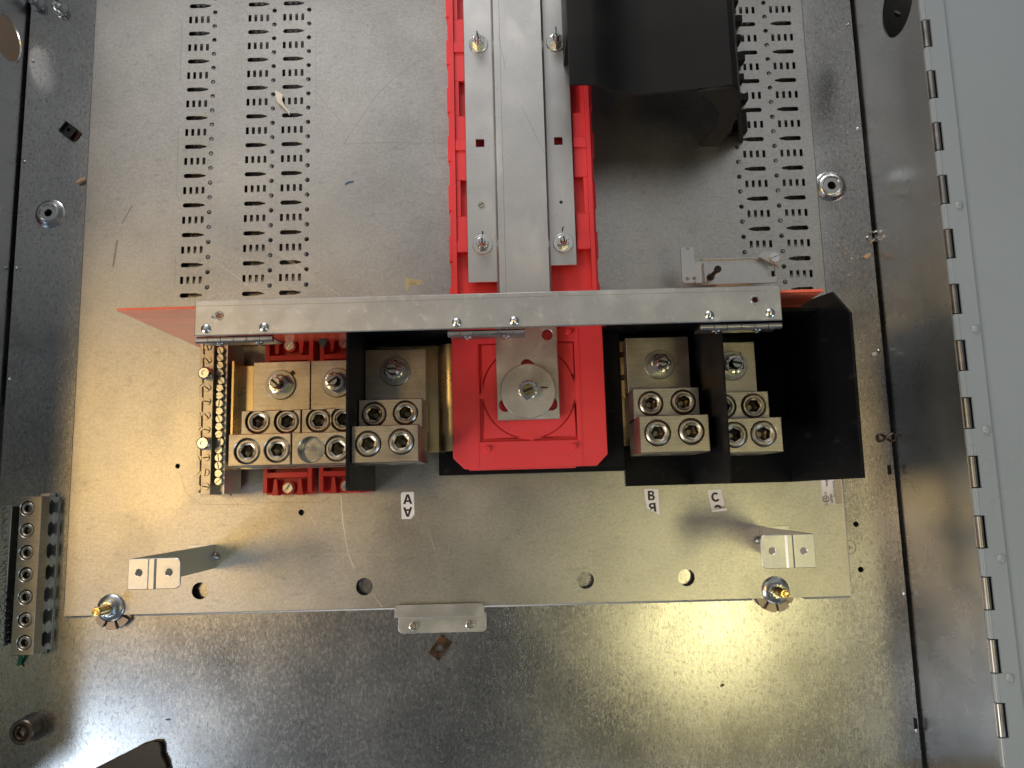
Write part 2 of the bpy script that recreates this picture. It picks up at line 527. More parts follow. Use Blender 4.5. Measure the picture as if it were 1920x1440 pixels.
def hex_nut_mesh(name, r, h, mat, bore):
    n = 24
    mb = MB()
    def hx(i, rr):
        t = 2 * math.pi * i / n
        k = (t % (math.pi / 3)) - math.pi / 6
        q = rr * math.cos(math.pi / 6) / math.cos(k)
        return q * math.cos(t), q * math.sin(t)
    def tp(i):
        x, y = hx(i, r)
        d = math.hypot(x, y)
        return (x, y, h - max(0, d - 0.88 * r) * 0.9)
    rings = [[(*hx(i, r), 0) for i in range(n)], [tp(i) for i in range(n)],
             [(0.84 * r * math.cos(2 * math.pi * i / n), 0.84 * r * math.sin(2 * math.pi * i / n), h) for i in range(n)],
             [(bore * math.cos(2 * math.pi * i / n), bore * math.sin(2 * math.pi * i / n), h) for i in range(n)],
             [(bore * math.cos(2 * math.pi * i / n), bore * math.sin(2 * math.pi * i / n), 0) for i in range(n)]]
    vs = [v for rg in rings for v in rg]
    fs = [(k * n + i, k * n + (i + 1) % n, (k + 1) * n + (i + 1) % n, (k + 1) * n + i) for k in range(4) for i in range(n)]
    mb.add(vs, fs)
    return proto(name, mb, mat, angle=25)

def washer_mesh(name, r, h, bore, mat, cone=0.0):
    prof = [(bore, 0), (r, 0), (r, h * 0.7), (r * 0.96, h), (bore + (r - bore) * 0.4, h + cone), (bore, h + cone), (bore, 0)]
    return proto(name, MB().lathe(0, 0, prof, 32), mat)

def bolt_end_mesh(name, r, h, mat, slot=True, thread=True):
    mb = MB()
    prof = [(0, 0)]
    z = 0.0
    if thread:
        while z < h - 1.6:
            prof += [(r * 0.93, z), (r, z + 0.5)]
            z += 1.0
    prof += [(r, h - 1.4), (r * 0.86, h - 0.2)]
    if slot:
        prof += [(0, h - 0.2)]
        mb.lathe(0, 0, prof, 20)
        w = r * 0.22
        for sgn in (1, -1):
            a0 = math.asin(w / (0.82 * r))
            arc = [(r * 0.82 * math.cos(a0 + (math.pi - 2 * a0) * i / 8), sgn * r * 0.82 * math.sin(a0 + (math.pi - 2 * a0) * i / 8)) for i in range(9)]
            mb.prism(arc if sgn > 0 else arc[::-1], h - 0.3, h + 0.9)
    else:
        prof += [(r * 0.62, h - 0.1), (r * 0.45, h - 0.9), (0, h - 1.1)]
        mb.lathe(0, 0, prof, 20)
    me = proto(name, mb, mat, angle=28)
    me.materials.append(M['ink'])  # black slot floor stands in for the shade in the slot
    for pl in me.polygons:
        c = pl.center / S
        if slot and abs(c.z - (h - 0.2)) < 0.05 and pl.normal.z > 0.9:
            pl.material_index = 1
    return me

# ================================================================= the setting
BACK = -11.0                     # top of the enclosure's back sheet
XL, XR = -616.4, 445.5           # inner faces of the two side walls
YB, YT = -346.2, 826.6
ZT = 135.0                       # rim of the enclosure

g = build(MB().box(-2600, 2600, -2200, 2800, -30, -26), 'ground', 'concrete')
tag(g, 'dark concrete ground seen through the openings of the box', None, kind='structure')
tag(build(MB().box(-1150, -505, 120, 1000, -25.5, -23), 'cardboard_sheet', 'card', org=(-800, 500, -25.5)),
    'brown cardboard sheet under the left edge of the metal box', 'cardboard')

# ================================================================= enclosure
enc = thing('panel_enclosure', (0, 0, BACK - 3), 'galvanised electrical panel box lying on its back, open towards the camera', 'enclosure')
polys = [rect(XL + 3.5, XR - 3.5, YB + 2, YT - 2)]
polys += [circ(*(391.7, -47.7), 3.3, 16), circ(*(392.7, -99.3), 3.3, 16)]
polys += [rect(*(434.1, 438.4, 8.5, 19.7)), rect(*(436.7, 440.9, -275.9, -263.3))]
DIMPLES = [((396.4, 363.9), 19.5), ((-572.4, 357), 18.5)]
polys += [circ(*c, r * 0.45, 20) for c, r in DIMPLES]
polys += [circ(*(-567, -298.7), 4, 12)]
vs, fs = sheet(polys, BACK - 2, BACK)
build(MB().add(vs, fs), 'back_sheet', 'back', enc)
for c, r in DIMPLES:
    prof = [(r, BACK + 0.15), (r * 0.90, BACK + 1.2), (r * 0.80, BACK + 3.8), (r * 0.68, BACK + 5.6), (r * 0.58, BACK + 5.8), (r * 0.54, BACK + 4.6),
            (r * 0.52, BACK + 4.2), (r * 0.27, BACK + 4.2), (r * 0.25, BACK + 3.6), (r * 0.25, BACK - 2)]
    build(MB().lathe(*c, prof, 36), 'mounting_dimple', 'wall', enc)

def wall(polys, x0, x1):
    v, f = sheet(polys, x0, x1)
    return MB().add([(p[2], p[0], p[1]) for p in v], f)
hl = (571.4, 24.1)
hr = (537.6, 91.4)
wl = wall([rect(YB, YT, BACK - 8, ZT + 60), circ(hl[0], hl[1], 27, 36)], XL - 2, XL)
build(wl, 'side_wall', 'wall', enc)
wr = wall([rect(YB, YT, BACK - 8, ZT - 3), circ(hr[0], hr[1], 35, 40)], XR, XR + 2)
build(wr, 'side_wall', 'wall', enc)
build(MB().box(XL, XR, YB - 2, YB, BACK - 8, ZT - 40), 'end_wall', 'wall', enc)
build(MB().box(XL, XR, YT, YT + 2, BACK - 8, ZT), 'end_wall', 'wall', enc)
fl = thing('added_slab', (-439.7, -289.4, BACK), 'added dark angled flap cut off by the lower left picture edge', 'slab')  # dark angled plate added at the bottom edge
flp = [(-492.1, -299.2), (-454.7, -282.1), (-431.3, -270.8), (-418.3, -267.7), (-410.5, -267.9), (-407.9, -271.9), (-407, -281), (-401.9, -290.1), (-397.7, -305.9), (-478.2, -315.2)]
build(plate([flp], BACK + 4.5, BACK + 7, 0.8), 'slab_face', 'slab', fl)
build(MB().prism([(-466.7, -300.4), (-399.1, -296.3), (-398.5, -313.2), (-466.2, -311.6)], BACK + 0.2, BACK + 4.4), 'slab_foot', 'slab', fl)
stud = dome_mesh('weld_stud', 2.0, 2.6, 'zinc', dimple=False)
for p in ((-606.1, 561.6), (-607.9, 425.8), (-609.9, 288.3), (-609.5, 150.3), (436.8, 578.9), (436.6, 438.2), (435.8, 296.9),
          (436.5, 156), (439.1, -127.4), (438.4, -276.4)):
    inst('weld_stud', stud, enc, (*p, BACK), sc=1.0)

# ================================================================= hinged door on the right
door = thing('hinged_door', (700, 100, 120), 'grey painted door swung open to the right on a long piano hinge', 'door')
LEAFZ = 136.0
build(MB().box(473.6 - 4, 1300, YB - 200, YT + 100, 130, 133.4), 'door_panel', 'paint', door, bevel=0.5)
AX = 449.0                                     # hinge line
P0, PITCH, KN = 473.7, 58.25, 29.7              # first notch centre, spacing, notch length
lf = [(470.8, YB - 100), (470.8, YT)]
edge = []
ks = [P0 - PITCH * k for k in range(-2, 16)]
for c in ks:
    edge += [(AX - 1.6, c + KN / 2 + 1), (AX + 6.0, c + KN / 2 + 1), (AX + 6.0, c - KN / 2 - 1), (AX - 1.6, c - KN / 2 - 1)]
edge = [e for e in edge if YB - 100 < e[1] < YT]
vs, fs = sheet([lf + [(AX - 1.6, YT)] + edge + [(AX - 1.6, YB - 100)]], LEAFZ - 2.2, LEAFZ)
leaf = build(MB().add(vs, fs), 'hinge_leaf', 'paint', door)
for c in ks:
    build(MB().rod((AX + 0.6, c - KN / 2, LEAFZ - 3.0), (AX + 0.6, c + KN / 2, LEAFZ - 3.0), 3.3, 16), 'knuckle', 'knuckle', door)
    c2 = c - PITCH / 2
    build(MB().rod((AX + 0.4, c2 - PITCH / 2 + KN / 2 + 1.2, LEAFZ - 2.9), (AX + 0.4, c2 + PITCH / 2 - KN / 2 - 1.2, LEAFZ - 2.9), 3.2, 16), 'leaf_knuckle', 'paint', door)
drv = dome_mesh('door_rivet', 4.0, 2.2, 'paint')
for p in ((463, 281.1), (465.7, 150.5), (465.1, 48.6), (465.6, -76.1), (461, -186.9)):
    inst('rivet', drv, door, (*p, LEAFZ))

# ================================================================= mounting pan with punched slots
pan = thing('mounting_pan', (-75, 200, -2), 'galvanised interior pan punched with rows of slots and holes', 'pan')
PX0, PX1, PYB = -522, 375, -127.0
polys = [rect(PX0, PX1, PYB, YT - 30)]
def slot(x0, x1, y, h, flip):
    r = h / 2
    pts = [(x0 + r + r * math.cos(R_(a)), y + r * math.sin(R_(a))) for a in range(90, 271, 22)]
    t = x1 - 0.30 * (x1 - x0)
    pts += [(t, y - r), (x1 - 1, y - r * 0.45), (x1, y - r * 0.2), (x1, y + r * 0.2), (x1 - 1, y + r * 0.45), (t, y + r)]
    if flip:
        pts = [(x0 + x1 - p[0], p[1]) for p in pts]
    return pts
COLS = [  # slot x range, first rect x, last rect x, round hole x, base row, pitch, rows, mirrored
    (-402.5, -375.3, -400.7, -378.1, -369.6, 245.0, 37.9, range(0, 12), False),
    (-327.2, -300.7, -325.1, -302.4, -293.8, 245.0, 37.9, range(0, 12), False),
    (-282.4, -256, -280.8, -257.8, -249.6, 245.0, 37.9, range(0, 12), False),
    (288.4, 315, 290, 313.5, 281.4, 270.1, 38.35, range(-1, 11), True),
    (333.9, 360.8, 335.7, 359.3, 327.3, 270.1, 38.35, range(-1, 11), True),
]
for x0, x1, ra, rb, xr, y0, pt, rows, flip in COLS:
    for k in rows:
        y = y0 + pt * k
        polys.append(slot(x0, x1, y, 5.6, flip))
        for i in range(4):
            c = ra + (rb - ra) * i / 3
            polys.append(rrect(c - 1.85, c + 1.85, y + pt / 2 - 4.6, y + pt / 2 + 4.6, 0.6, 2))
        polys.append(circ(xr, y + pt * 0.25, 2.9, 14))
        polys.append(circ(xr, y + pt * 0.75, 2.9, 14))
for c, r in (((-367.2, -102.8), 9.6), ((-179, -102.8), 9.8), ((74, -102.1), 9.6), ((189, -102), 9.6), ((-252.1, -17.3), 3.5), ((-397.8, 40.1), 2.9)):
    polys.append(circ(*c, r, 24))
vs, fs = sheet(polys, -2, 0)
build(MB().add(vs, fs), 'pan_sheet', 'pan', pan)
fl = MB()
for a, b in ((PX0 + 2, -497.5), (-441.4, 262.6), (323.1, PX1 - 1)):
    fl.prism([(PYB - 0.4, -0.2), (PYB - 2.0, -1.2), (PYB - 2.6, -3.2), (PYB - 2.6, -10), (PYB - 0.6, -10), (PYB - 0.4, -2)], a, b, 'x')
build(fl, 'bottom_flange', 'strip', pan)
build(MB().prism([(PX1 - 0.2, -0.1), (PX1 + 1.4, -1), (PX1 + 2, -3), (PX1 + 2, -10), (PX1 + 0.2, -10)], PYB + 8, YT - 32, 'y'), 'side_flange', 'strip', pan)
build(MB().prism([(PX0 + 0.2, -0.1), (PX0 - 1.4, -1), (PX0 - 2, -3), (PX0 - 2, -10), (PX0 - 0.2, -10)], PYB + 8, YT - 32, 'y'), 'side_flange', 'strip', pan)
# scratches and scuffs worn into the pan
for pts, w in (([(-206.4, 1.7), (-203.8, -30.1), (-198.1, -63.5), (-190.7, -82.3)], 0.9), ([(-293, 303.5), (-249.1, 270.1), (-208.2, 239.1)], 0.35),
               ([(-360.2, 286.6), (-310.1, 247.9)], 0.4), ([(-288.4, 298), (-216.6, 240.6)], 0.3), ([(-169.9, -110.2), (-158.9, -125.8)], 0.5),
               ([(-249.1, -9.4), (-235.2, -32.3)], 0.5), ([(-104.5, -43.6), (-98, -63)], 0.3), ([(-118.9, 379.3), (-92.8, 364.2)], 0.3),
               ([(-336.9, 289.3), (-307.7, 287.1)], 0.3), ([(-427.7, 285.9), (-478.6, 290.7)], 0.3)):
    build(MB().ribbon(pts, w, 0.02, 0.07), 'scratch', 'scratch', pan)
for pts, w in (([(-205.2, 432.5), (-145, 432.8), (-82.1, 430.2)], 0.4), ([(-205.2, 432.5), (-164.7, 494.7), (-141.2, 519), (-107.5, 541.7)], 0.5),
               ([(-411.8, 602.1), (-411.2, 523.7)], 0.5), ([(-411.5, 456.3), (-410.5, 370.8)], 0.5), ([(-409.2, 294.7), (-409.1, 256)], 0.5),
               ([(-241.7, 504.2), (-198, 447.7)], 0.4), ([(-395.7, 33.8), (-386.1, 8.2), (-370.2, -4.5), (-304.9, -7.4)], 0.4),
               ([(-305, -4.9), (-230.5, -6.2), (-219.4, -0.4)], 0.5), ([(-241.1, 583.6), (-240.2, 486.4)], 0.35), ([(-435.4, -36.3), (-436.9, 0.3)], 0.3),
               ([(-464.7, 360.7), (-476.8, 337.2)], 1.6), ([(-481.1, 317), (-484.8, 283.5)], 2.4)):
    build(MB().ribbon(pts, w, 0.02, 0.06), 'scuff', 'smear', pan)
build(MB().prism([(-131.5, 268.7), (-128.3, 258.7), (-116.7, 257), (-108.3, 255.4), (-111.6, 250.2), (-124.5, 249.3), (-127.8, 241.4), (-129.6, 253.4)], 0.02, 0.07), 'smear', 'tarnish', pan)

# ================================================================= hardware kit
SOCK = socket_screw_mesh('socket_set_screw', 12.0, 18, 13, 'screw')
SOCK_S = socket_screw_mesh('small_socket_screw', 7.4, 12, 8, 'screw')
NUT = hex_nut_mesh('hex_nut', 11.2, 10.0, 'zinc', 6.0)
WASH = washer_mesh('round_washer', 16.4, 2.5, 5.6, 'washer', cone=0.0)
BOLT = bolt_end_mesh('bolt_end', 6.0, 19, 'zinc')
NUT_S = hex_nut_mesh('small_hex_nut', 7.0, 7.0, 'zinc', 3.8)
WASH_S = washer_mesh('small_washer', 11.2, 1.9, 3.4, 'zinc', cone=0.0)
BOLT_S = bolt_end_mesh('small_bolt_end', 3.8, 13.5, 'zinc')
RIVET = dome_mesh('dome_rivet', 4.6, 2.8, 'zinc')
HEXS = hex_nut_mesh('hex_screw_head', 5.2, 3.4, 'zinc', 1.6)
SLOT = slot_screw_mesh('slotted_screw', 4.4, 3, 'screw')
SLOT_B = slot_screw_mesh('big_slotted_screw', 5.6, 3, 'zinc')

def nut_set(parent, xy, z, big=True, rot=0.2, srot=0.0, hb=None):
    n = inst('nut', NUT if big else NUT_S, parent, (*xy, z + (2.6 if big else 2.0)), rot)
    w = bpy.data.objects.new('washer', WASH if big else WASH_S)
    link(w, n)
    w.location = (0, 0, -(2.6 if big else 2.0) * S)
    b = bpy.data.objects.new('bolt_end', BOLT if big else BOLT_S)
    link(b, n)
    b.rotation_euler = (0, 0, srot - rot)
    return n
def ink(parent, pts, w, z):
    return build(MB().ribbon(pts, w, z + 0.03, z + 0.14), 'ink_mark', 'ink', parent)

# ================================================================= red bus insulator running up the box
RT = 62.0                       # top of the red mouldings
RX0, RX1 = -70.0, 98.2
red = thing('bus_insulator', (14, 400, 0), 'long red moulded insulator column under the steel strips, running up the box', 'insulator')
YR0, YR1 = 213.7 - 12, YT - 40
build(MB().box(RX0 + 6, RX1 - 6, YR0, YR1, 0.2, RT - 10), 'insulator_core', 'red', red)
def rail(xa, xb, sgn):
    """Side rail: floor strip, tall outer lip, cross tabs and sunken windows between them."""
    lip = MB().box(min(xa, xa + sgn * 5), max(xa, xa + sgn * 5), YR0, YR1, RT - 10, RT)
    build(lip, 'rail_lip', 'red', red, bevel=0.5)
    y = 0
    ys = [397.5, 519.2]
    pitch = ys[1] - ys[0]
    for k in range(-1, 4):
        yc = ys[0] + pitch * k
        x0, x1 = sorted((xa + sgn * 5.2, xb))
        build(MB().box(x0, x1, max(YR0, yc - 6), yc + 6, RT - 10, RT - 0.6), 'rail_tab', 'red', red, bevel=0.4)
        x0, x1 = sorted((xa + sgn * 5.2, xb))
        build(MB().box(x0, x1, yc + 6.2, yc + pitch * 0.30, RT - 10, RT - 2.6), 'rail_floor', 'red', red, bevel=0.3)
        build(MB().box(x0, x1, yc + pitch * 0.66, yc + pitch - 6.2, RT - 10, RT - 2.6), 'rail_floor', 'red', red, bevel=0.3)
        x0, x1 = sorted((xa + sgn * 5.2, xa + sgn * 10))
        build(MB().box(x0, x1, yc + pitch * 0.30 + 0.2, yc + pitch * 0.66 - 0.2, RT - 10, RT - 2.8), 'rail_floor', 'red', red, bevel=0.3)
rail(RX0 + 3, -46, 1)
rail(RX1 - 4, 74, -1)
sk = MB()
yy = YR0
i = 0
while yy < YR1:
    for xa, sg in ((RX0 + 3, -1), (RX1 - 4, 1)):
        w = 3.0 if i % 2 else 4.4
        x0, x1 = sorted((xa, xa + sg * w))
        sk.box(x0, x1, yy, yy + 30, 0.2, RT - 9 - (i % 2))
    yy += 30.2
    i += 1
build(sk, 'side_skirt', 'red', red)

# ---- galvanised strips bolted on the red column
STZ = 66.0
def strip_thing(name, label, xr, y0, y1, nuts, marks, sq, smalls, rot):
    x0, x1 = xr
    t = thing(name, ((x0 + x1) / 2, y0, RT), label, 'metal strip', 'bolted steel strips on the red column')
    holes = [rect(x0, x1, y0, y1)]
    for c in sq:
        holes.append(rect(c[0] - 4.6, c[0] + 4.6, c[1] - 4.6, c[1] + 4.6))
    build(plate(holes, RT + 0.2, STZ, 0.5), 'strip_plate', 'strip', t)
    for i, c in enumerate(nuts):
        nut_set(t, c, STZ, False, rot[i], rot[i] + 1.5)
    for m in marks:
        ink(t, m, 1.5, STZ)
    for c, kind in smalls:
        if kind:
            inst('small_screw', SLOT, t, (*c, STZ), 0.5, 0.8)
        else:
            build(MB().cyl(*c, STZ + 0.02, STZ + 0.1, 2.0, 14), 'hole', 'hole', t)  # dark disc painting the shade of a small hole
    return t
strip_thing('bus_strip', 'galvanised strip left of the centre bar, with two nuts and a square hole',
    (-49.8, -11.2), 233, YT - 50,
    [(-32.6, 520), (-32.7, 276.2)],
    [[(-34.2, 536.2), (-33.7, 530.8)], [(-32.4, 292.4), (-32.5, 287.4)]],
    [(-33.2, 397.4)], [((-33.5, 323.2), True)], (0.3, 0.1))
strip_thing('bus_strip', 'galvanised strip right of the centre bar, ending shorter, nuts beside the black cover',
    (34, 72.5), 250, YT - 50,
    [(57.8, 518.5), (57.9, 275.4)],
    [[(58.5, 538.7), (58.9, 531.9)], [(58.6, 294.8), (57.2, 289.2)]],
    [(56.7, 397.3)], [((57.2, 323.7), False)], (0.5, 0.25))
cx0, cx1 = -16.5, 42.5
cb = thing('centre_bus_bar', ((cx0 + cx1) / 2, 200, RT), 'wide raised galvanised bar between the bolted strips, passing under the cross bar', 'metal bar')
cy0 = 194.6
build(MB().prism([(cx0 - 1.2, STZ + 0.2), (cx0, 76), (cx0 + 2, 78), (cx1 - 2, 78), (cx1, 76), (cx1 + 1.2, STZ + 0.2)], cy0, YT - 50, 'y'), 'bar_face', 'strip', cb)
build(MB().ribbon([(cx0 + 9, cy0), (cx0 + 9, YT - 60)], 0.5, 78.02, 78.1), 'scribe_line', 'smear', cb)
for a, b in (((-9.7, 526.4), (-1.6, 479.9)), ((15.5, 433.8), (40.3, 375.5))):
    build(MB().ribbon([a, b], 0.35, 78.02, 78.1), 'scuff', 'smear', cb)

# ---- red end plate with its sunken square and disc
ep = thing('insulator_end_plate', (14, 90, 0), 'red square end plate with clipped corners below the cross bar', 'insulator')
ey0, ey1 = 26, YR0 - 0.6
ch = 12
outer = [(RX0 + ch, ey0), (RX1 - ch, ey0), (RX1, ey0 + ch), (RX1, ey1), (RX0, ey1), (RX0, ey0 + ch)]
qx0, qx1, qy0, qy1 = (-39.9, 66.3, 55, 163.8)
build(plate([outer, rect(qx0, qx1, qy0, qy1)], RT - 14, RT, 0.7), 'plate_frame', 'red', ep)
dc = (14.7, 108.6)
build(MB().box(qx0 + 0.1, qx1 - 0.1, qy0 + 0.1, qy1 - 0.1, RT - 13, RT - 4.6), 'groove_floor', 'red', ep)
build(plate([rect(qx0 + 3.6, qx1 - 1.4, qy0 + 3.4, qy1 - 1.6), circ(*dc, 52.0, 64)], RT - 4.5, RT - 1.2, 0.4), 'inner_panel', 'red', ep)
build(MB().lathe(*dc, [(50.8, RT - 4.5), (50.8, RT - 1.6), (50.3, RT - 1.0), (0, RT - 1.0)], 64), 'raised_disc', 'red', ep)
for a, b in (((qx0 - 1, dc[1] - 4), (qx0 + 6, dc[1] - 4)), ((dc[0] + 49, dc[1] - 4), (qx1 + 1, dc[1] - 4)), ((dc[0] + 2, qy0 - 1), (dc[0] + 2, qy0 + 6))):
    build(MB().ribbon([a, b], 5.0, RT - 4.5, RT - 0.5), 'bridge', 'red', ep)
peg = proto('peg', MB().lathe(0, 0, [(3.4, 0), (3.3, 3.0), (2.6, 3.6), (1.6, 3.6), (1.5, 3.0), (0, 3.0)], 18), 'red')
for p in ((-32.4, 46.9), (61.7, 47.3), (60.5, 174), (-35, 172.5)):
    inst('peg', peg, ep, (*p, RT))
for xx in (-42.3, 70.8):
    build(MB().box(xx - 0.5, xx + 0.5, ey0 + 0.2, ey1, RT + 0.05, RT + 0.5), 'rib', 'red', ep)
build(MB().box(RX0 + 16, RX1 - 34, ey0 - 1.2, ey0 + 60, 30, RT - 14.2), 'plate_web', 'red', ep)

# ---- aluminium link plate with the big washer
lp = thing('link_plate', (10, 120, 66), 'grey aluminium plate with a big round washer bolted on the red end plate', 'metal plate')
lx0, lx1, ly0, ly1 = (-20.5, 47.1, 77, 172.4)
wc = (13.3, 107.8)
holes = [rect(lx0, lx1, ly0, 179.8)]
holes += [circ(*(-11.1, 172.7), 6.0, 18), circ(*(36.3, 170.2), 6.0, 18)]
for a in (90, 210, 330):
    holes.append(circ(wc[0] + 29 * math.cos(R_(a)), wc[1] + 29 * math.sin(R_(a)), 6.8, 18))
build(plate(holes, RT + 4, RT + 9, 0.5), 'plate_body', 'plate', lp)
build(MB().lathe(*wc, [(5, RT + 9.1), (29.5, RT + 9.1), (29.8, RT + 9.5), (29.8, RT + 13.2), (29.2, RT + 13.8), (5, RT + 13.8)], 56), 'big_washer', 'plate', lp)
n = inst('nut', NUT, lp, (*wc, RT + 13.9), 0.35, 1.0)
b = bpy.data.objects.new('bolt_end', bolt_end_mesh('short_bolt_end', 6.6, 10, 'brass'))
link(b, n)
ink(lp, [(27.3, 111.4), (34.8, 110.6)], 1.6, RT + 13.8)
ink(lp, [(19.8, 113.3), (22.8, 115.6)], 1.6, RT + 13.8)

# ---- dark moulded base under the end plate
base = thing('support_block', (14, 90, 0), 'black moulded base showing at both sides under the red end plate', 'insulator')
build(MB().box(*(-89.8, 121.9, 20.7, 173.6), 0.2, 22), 'block_body', 'black', base, bevel=0.5)
build(MB().box(79.5, 119, 26.1, YR0 + 10, 22.2, 44), 'block_cheek', 'black', base, bevel=0.5)

# ================================================================= cross bar with three small hinges
BZ = 195.0
bx0, bx1 = -300.3, 251.4
by0, by1 = 152.6, 186.2
xb = thing('cross_bar', (-24, 170, 150), 'stained galvanised cross bar with three small hinges, spanning the panel above the lugs', 'metal bar')
brf = plate([rect(bx0, bx1, by0, by1), circ(*(-277.2, 171.4), 2.6, 16), circ(*(227.1, 172.7), 3.0, 16), circ(*(-283.2, 170.1), 1.0, 10)], BZ - 2, BZ, 0.8)
build(brf, 'bar_face', 'bar', xb)
build(MB().prism([(-186.5, 150.5), (-180.5, 150.5), (-180.0, 146.5), (-183.5, 140.5), (-187, 146.5)], BZ - 20, BZ - 16), 'cable_clip', 'hole', xb)
build(MB().box(bx0 + 0.2, bx1 - 0.2, by1 - 2, by1 - 0.1, BZ - 26, BZ - 2.1), 'bar_flange', 'bar', xb)
build(MB().box(bx0 + 80, bx1 - 0.2, by0 + 12, by0 + 14, BZ - 30, BZ - 2.1), 'bar_flange', 'bar', xb)
for p in ((-277.2, 171.4), (227.1, 172.7)):
    build(MB().lathe(*p, [(3.0, BZ + 0.02), (4.6, BZ + 0.02), (4.4, BZ + 0.5), (3.1, BZ + 0.5), (3.0, BZ - 1)], 20), 'hole_rim', 'zinc', xb)
for p in ((-289.4, 159), (-234.7, 159), (-53.7, 158.5), (0.3, 158.5), (183.3, 159), (240.2, 159.5)):
    inst('rivet', RIVET, xb, (*p, BZ))
build(MB().ribbon([(-299.1, 181.3), (-162.1, 180.5), (19, 181.6), (239.7, 181.1)], 0.35, BZ + 0.02, BZ + 0.08), 'fold_line', 'smear', xb)
def hinge(xa, xc, ylo, n, rv):
    h = build(MB().box(xa + 1.5, xc, ylo + 2.6, ylo + 3.8, BZ - 34, BZ - 9), 'hinge', 'hinge', xb)
    w = (xc - xa) / n
    for i in range(n):
        build(MB().rod((xa + i * w + 0.25, ylo + 2.6, BZ - 6), (xa + (i + 1) * w - 0.25, ylo + 2.6, BZ - 6), 3.3, 14), 'knuckle', 'hinge', h)
    for x in rv:
        inst('hinge_rivet', RIVET, h, (x, ylo + 2.5, BZ - 21), rot=(R_(90), 0, 0), sc=0.95)
hy = 147.5
hinge(-300.8, -227.6, 147, 6, [-283.7, -246.2])
hinge(-62.8, 10.2, 146.5, 6, [-45, -7.7])
hinge(175, 251.8, 146, 6, [194.5, 233.8])

# ================================================================= red fibre sheet standing behind the bar
FY = 181.4
fb = build(MB().prism([(-375.4, 0.3), (293, 0.3), (293.5, 190), (-376.9, 190)], FY - 1.2, FY + 1.2, 'y'), 'fibre_barrier', 'fibre', org=(-40, FY, 0))
tag(fb, 'thin red fibre sheet standing on edge behind the cross bar, ends showing both sides', 'barrier sheet')

# ================================================================= black barriers
def upright(name, x, poly, label, th=3.0):
    ys = [p[0] for p in poly]
    o = build(MB().prism(poly, x - th / 2, x + th / 2, 'x'), name, 'black', org=(x, sum(ys) / len(ys), 0), bevel=0.4)
    return tag(o, label, 'barrier')
upright('phase_barrier', -167.6, [(5.2, 0.3), (5.2, 143), (FY - 3, 143), (FY - 3, 0.3)], 'black upright barrier left of lug A, beside the neutral lugs')
upright('phase_barrier', 201.6, [(3.0, 4.3), (3.0, 166), (FY - 7, 166), (FY - 7, 4.3)], 'black scuffed upright barrier between lug B and lug C', 2.0)
upright('side_barrier', 316.6, [(3.0, 0.3), (4.3, 189), (158.5, 192), (188, 156), (FY + 22, 18), (FY + 22, 0.3)],
        'large black sheet with a cut corner at the right end of the lugs')
tray = build(MB().box(124.6, 315, 3.0, FY - 2, 0.3, 4), 'black_tray', 'black', org=(220, 90, 0), bevel=0.3)
tag(tray, 'flat black sheet lying on the pan under lugs B and C', 'insulating sheet')
bk = build(MB().box(-165, -74, FY - 6, FY - 3, 0.3, 120), 'rear_black_sheet', 'black', org=(-120, FY - 5, 0))  # plain black sheet filling the dark area behind lug A
tag(bk, 'black sheet standing behind lug A under the cross bar', 'barrier')
bk2 = build(MB().box(100, 314, FY - 6, FY - 3, 4.3, 130), 'rear_black_sheet', 'black', org=(200, FY - 5, 4.3))  # plain black sheet filling the dark area behind lugs B and C
tag(bk2, 'black sheet standing behind lugs B and C under the cross bar', 'barrier')

# ================================================================= stepped lugs
def lug(label, x0, x1, ys, nut, screws, proud, rot, srot, marks=(), empty=None, group='stepped cable lugs'):
    """ys = (y of mount back edge, mount/tier-2 edge, tier-2/tier-3 edge, front edge); tiers rise towards the front."""
    t = thing('cable_lug', ((x0 + x1) / 2, (ys[0] + ys[3]) / 2, 40), label, 'lug', group)
    build(MB().box(x0, x1, ys[1] - 3, ys[0], 40, 65), 'mount_plate', 'lug', t, bevel=0.7)
    for (ya, yb, z0, z1, sc, nm) in ((ys[2] - 2, ys[1], 45, 100, screws[:2], 'middle_step'), (ys[3], ys[2], 62, 134, screws[2:], 'front_step')):
        hl = [rect(x0, x1, ya, yb)] + [circ(*c, 12.9, 28) for c in sc if c]
        blk = build(plate(hl, z0, z1, 0.7), nm, 'lug', t)
        for i, c in enumerate(sc):
            if c and c != empty:
                s_ = inst('set_screw', SOCK, t, (*c, z1 + proud), rot + 0.9 * i + z1)
            if c == empty:
                build(MB().cyl(*c, z0, z1 - 9, 12.7, 28), 'bore_floor', 'zinc', blk)
    # two dark discs painting the shade of wire openings on the front face
    for k in (0.28, 0.72):
        xx = x0 + (x1 - x0) * k
        build(MB().rod((xx, ys[3] - 0.15, 84), (xx, ys[3] + 3, 84), 11, 24), 'dark_bore_disc', 'hole', t)
    nut_set(t, nut, 65, True, rot, srot)
    for m, w in marks:
        ink(t, m, w, 65)
    return t
BX = [165.2, 104, 72, 34.8]
AXY = [159.5, 100, 69.5, 32.3]
NY = [149.2, 91.6, 64.3, 32.4]
CY = [157.3, 97.8, 67.2, 32.7]
lug('left neutral lug next to the small screw terminal bars, half in shade', -288.5, -225.9, NY, (-257.9, 123),
    [(-271.1, 80.1), (-240.9, 79.3), (-269.7, 47.1), (-239.8, 47.9)], -1.0, 0.1, 2.4,
    [([(-253.2, 132.1), (-248.6, 134.3)], 4), ([(-247.5, 134), (-243.4, 137.5)], 5)])
eh = (-205.7, 47)
lug('neutral lug with one empty screw hole, against the left black barrier', -225, -170, NY, (-196.2, 123.7),
    [(-207.3, 79.5), (-181.6, 80), eh, (-179.6, 47.4)], -0.5, 0.5, 0.6, [], eh)
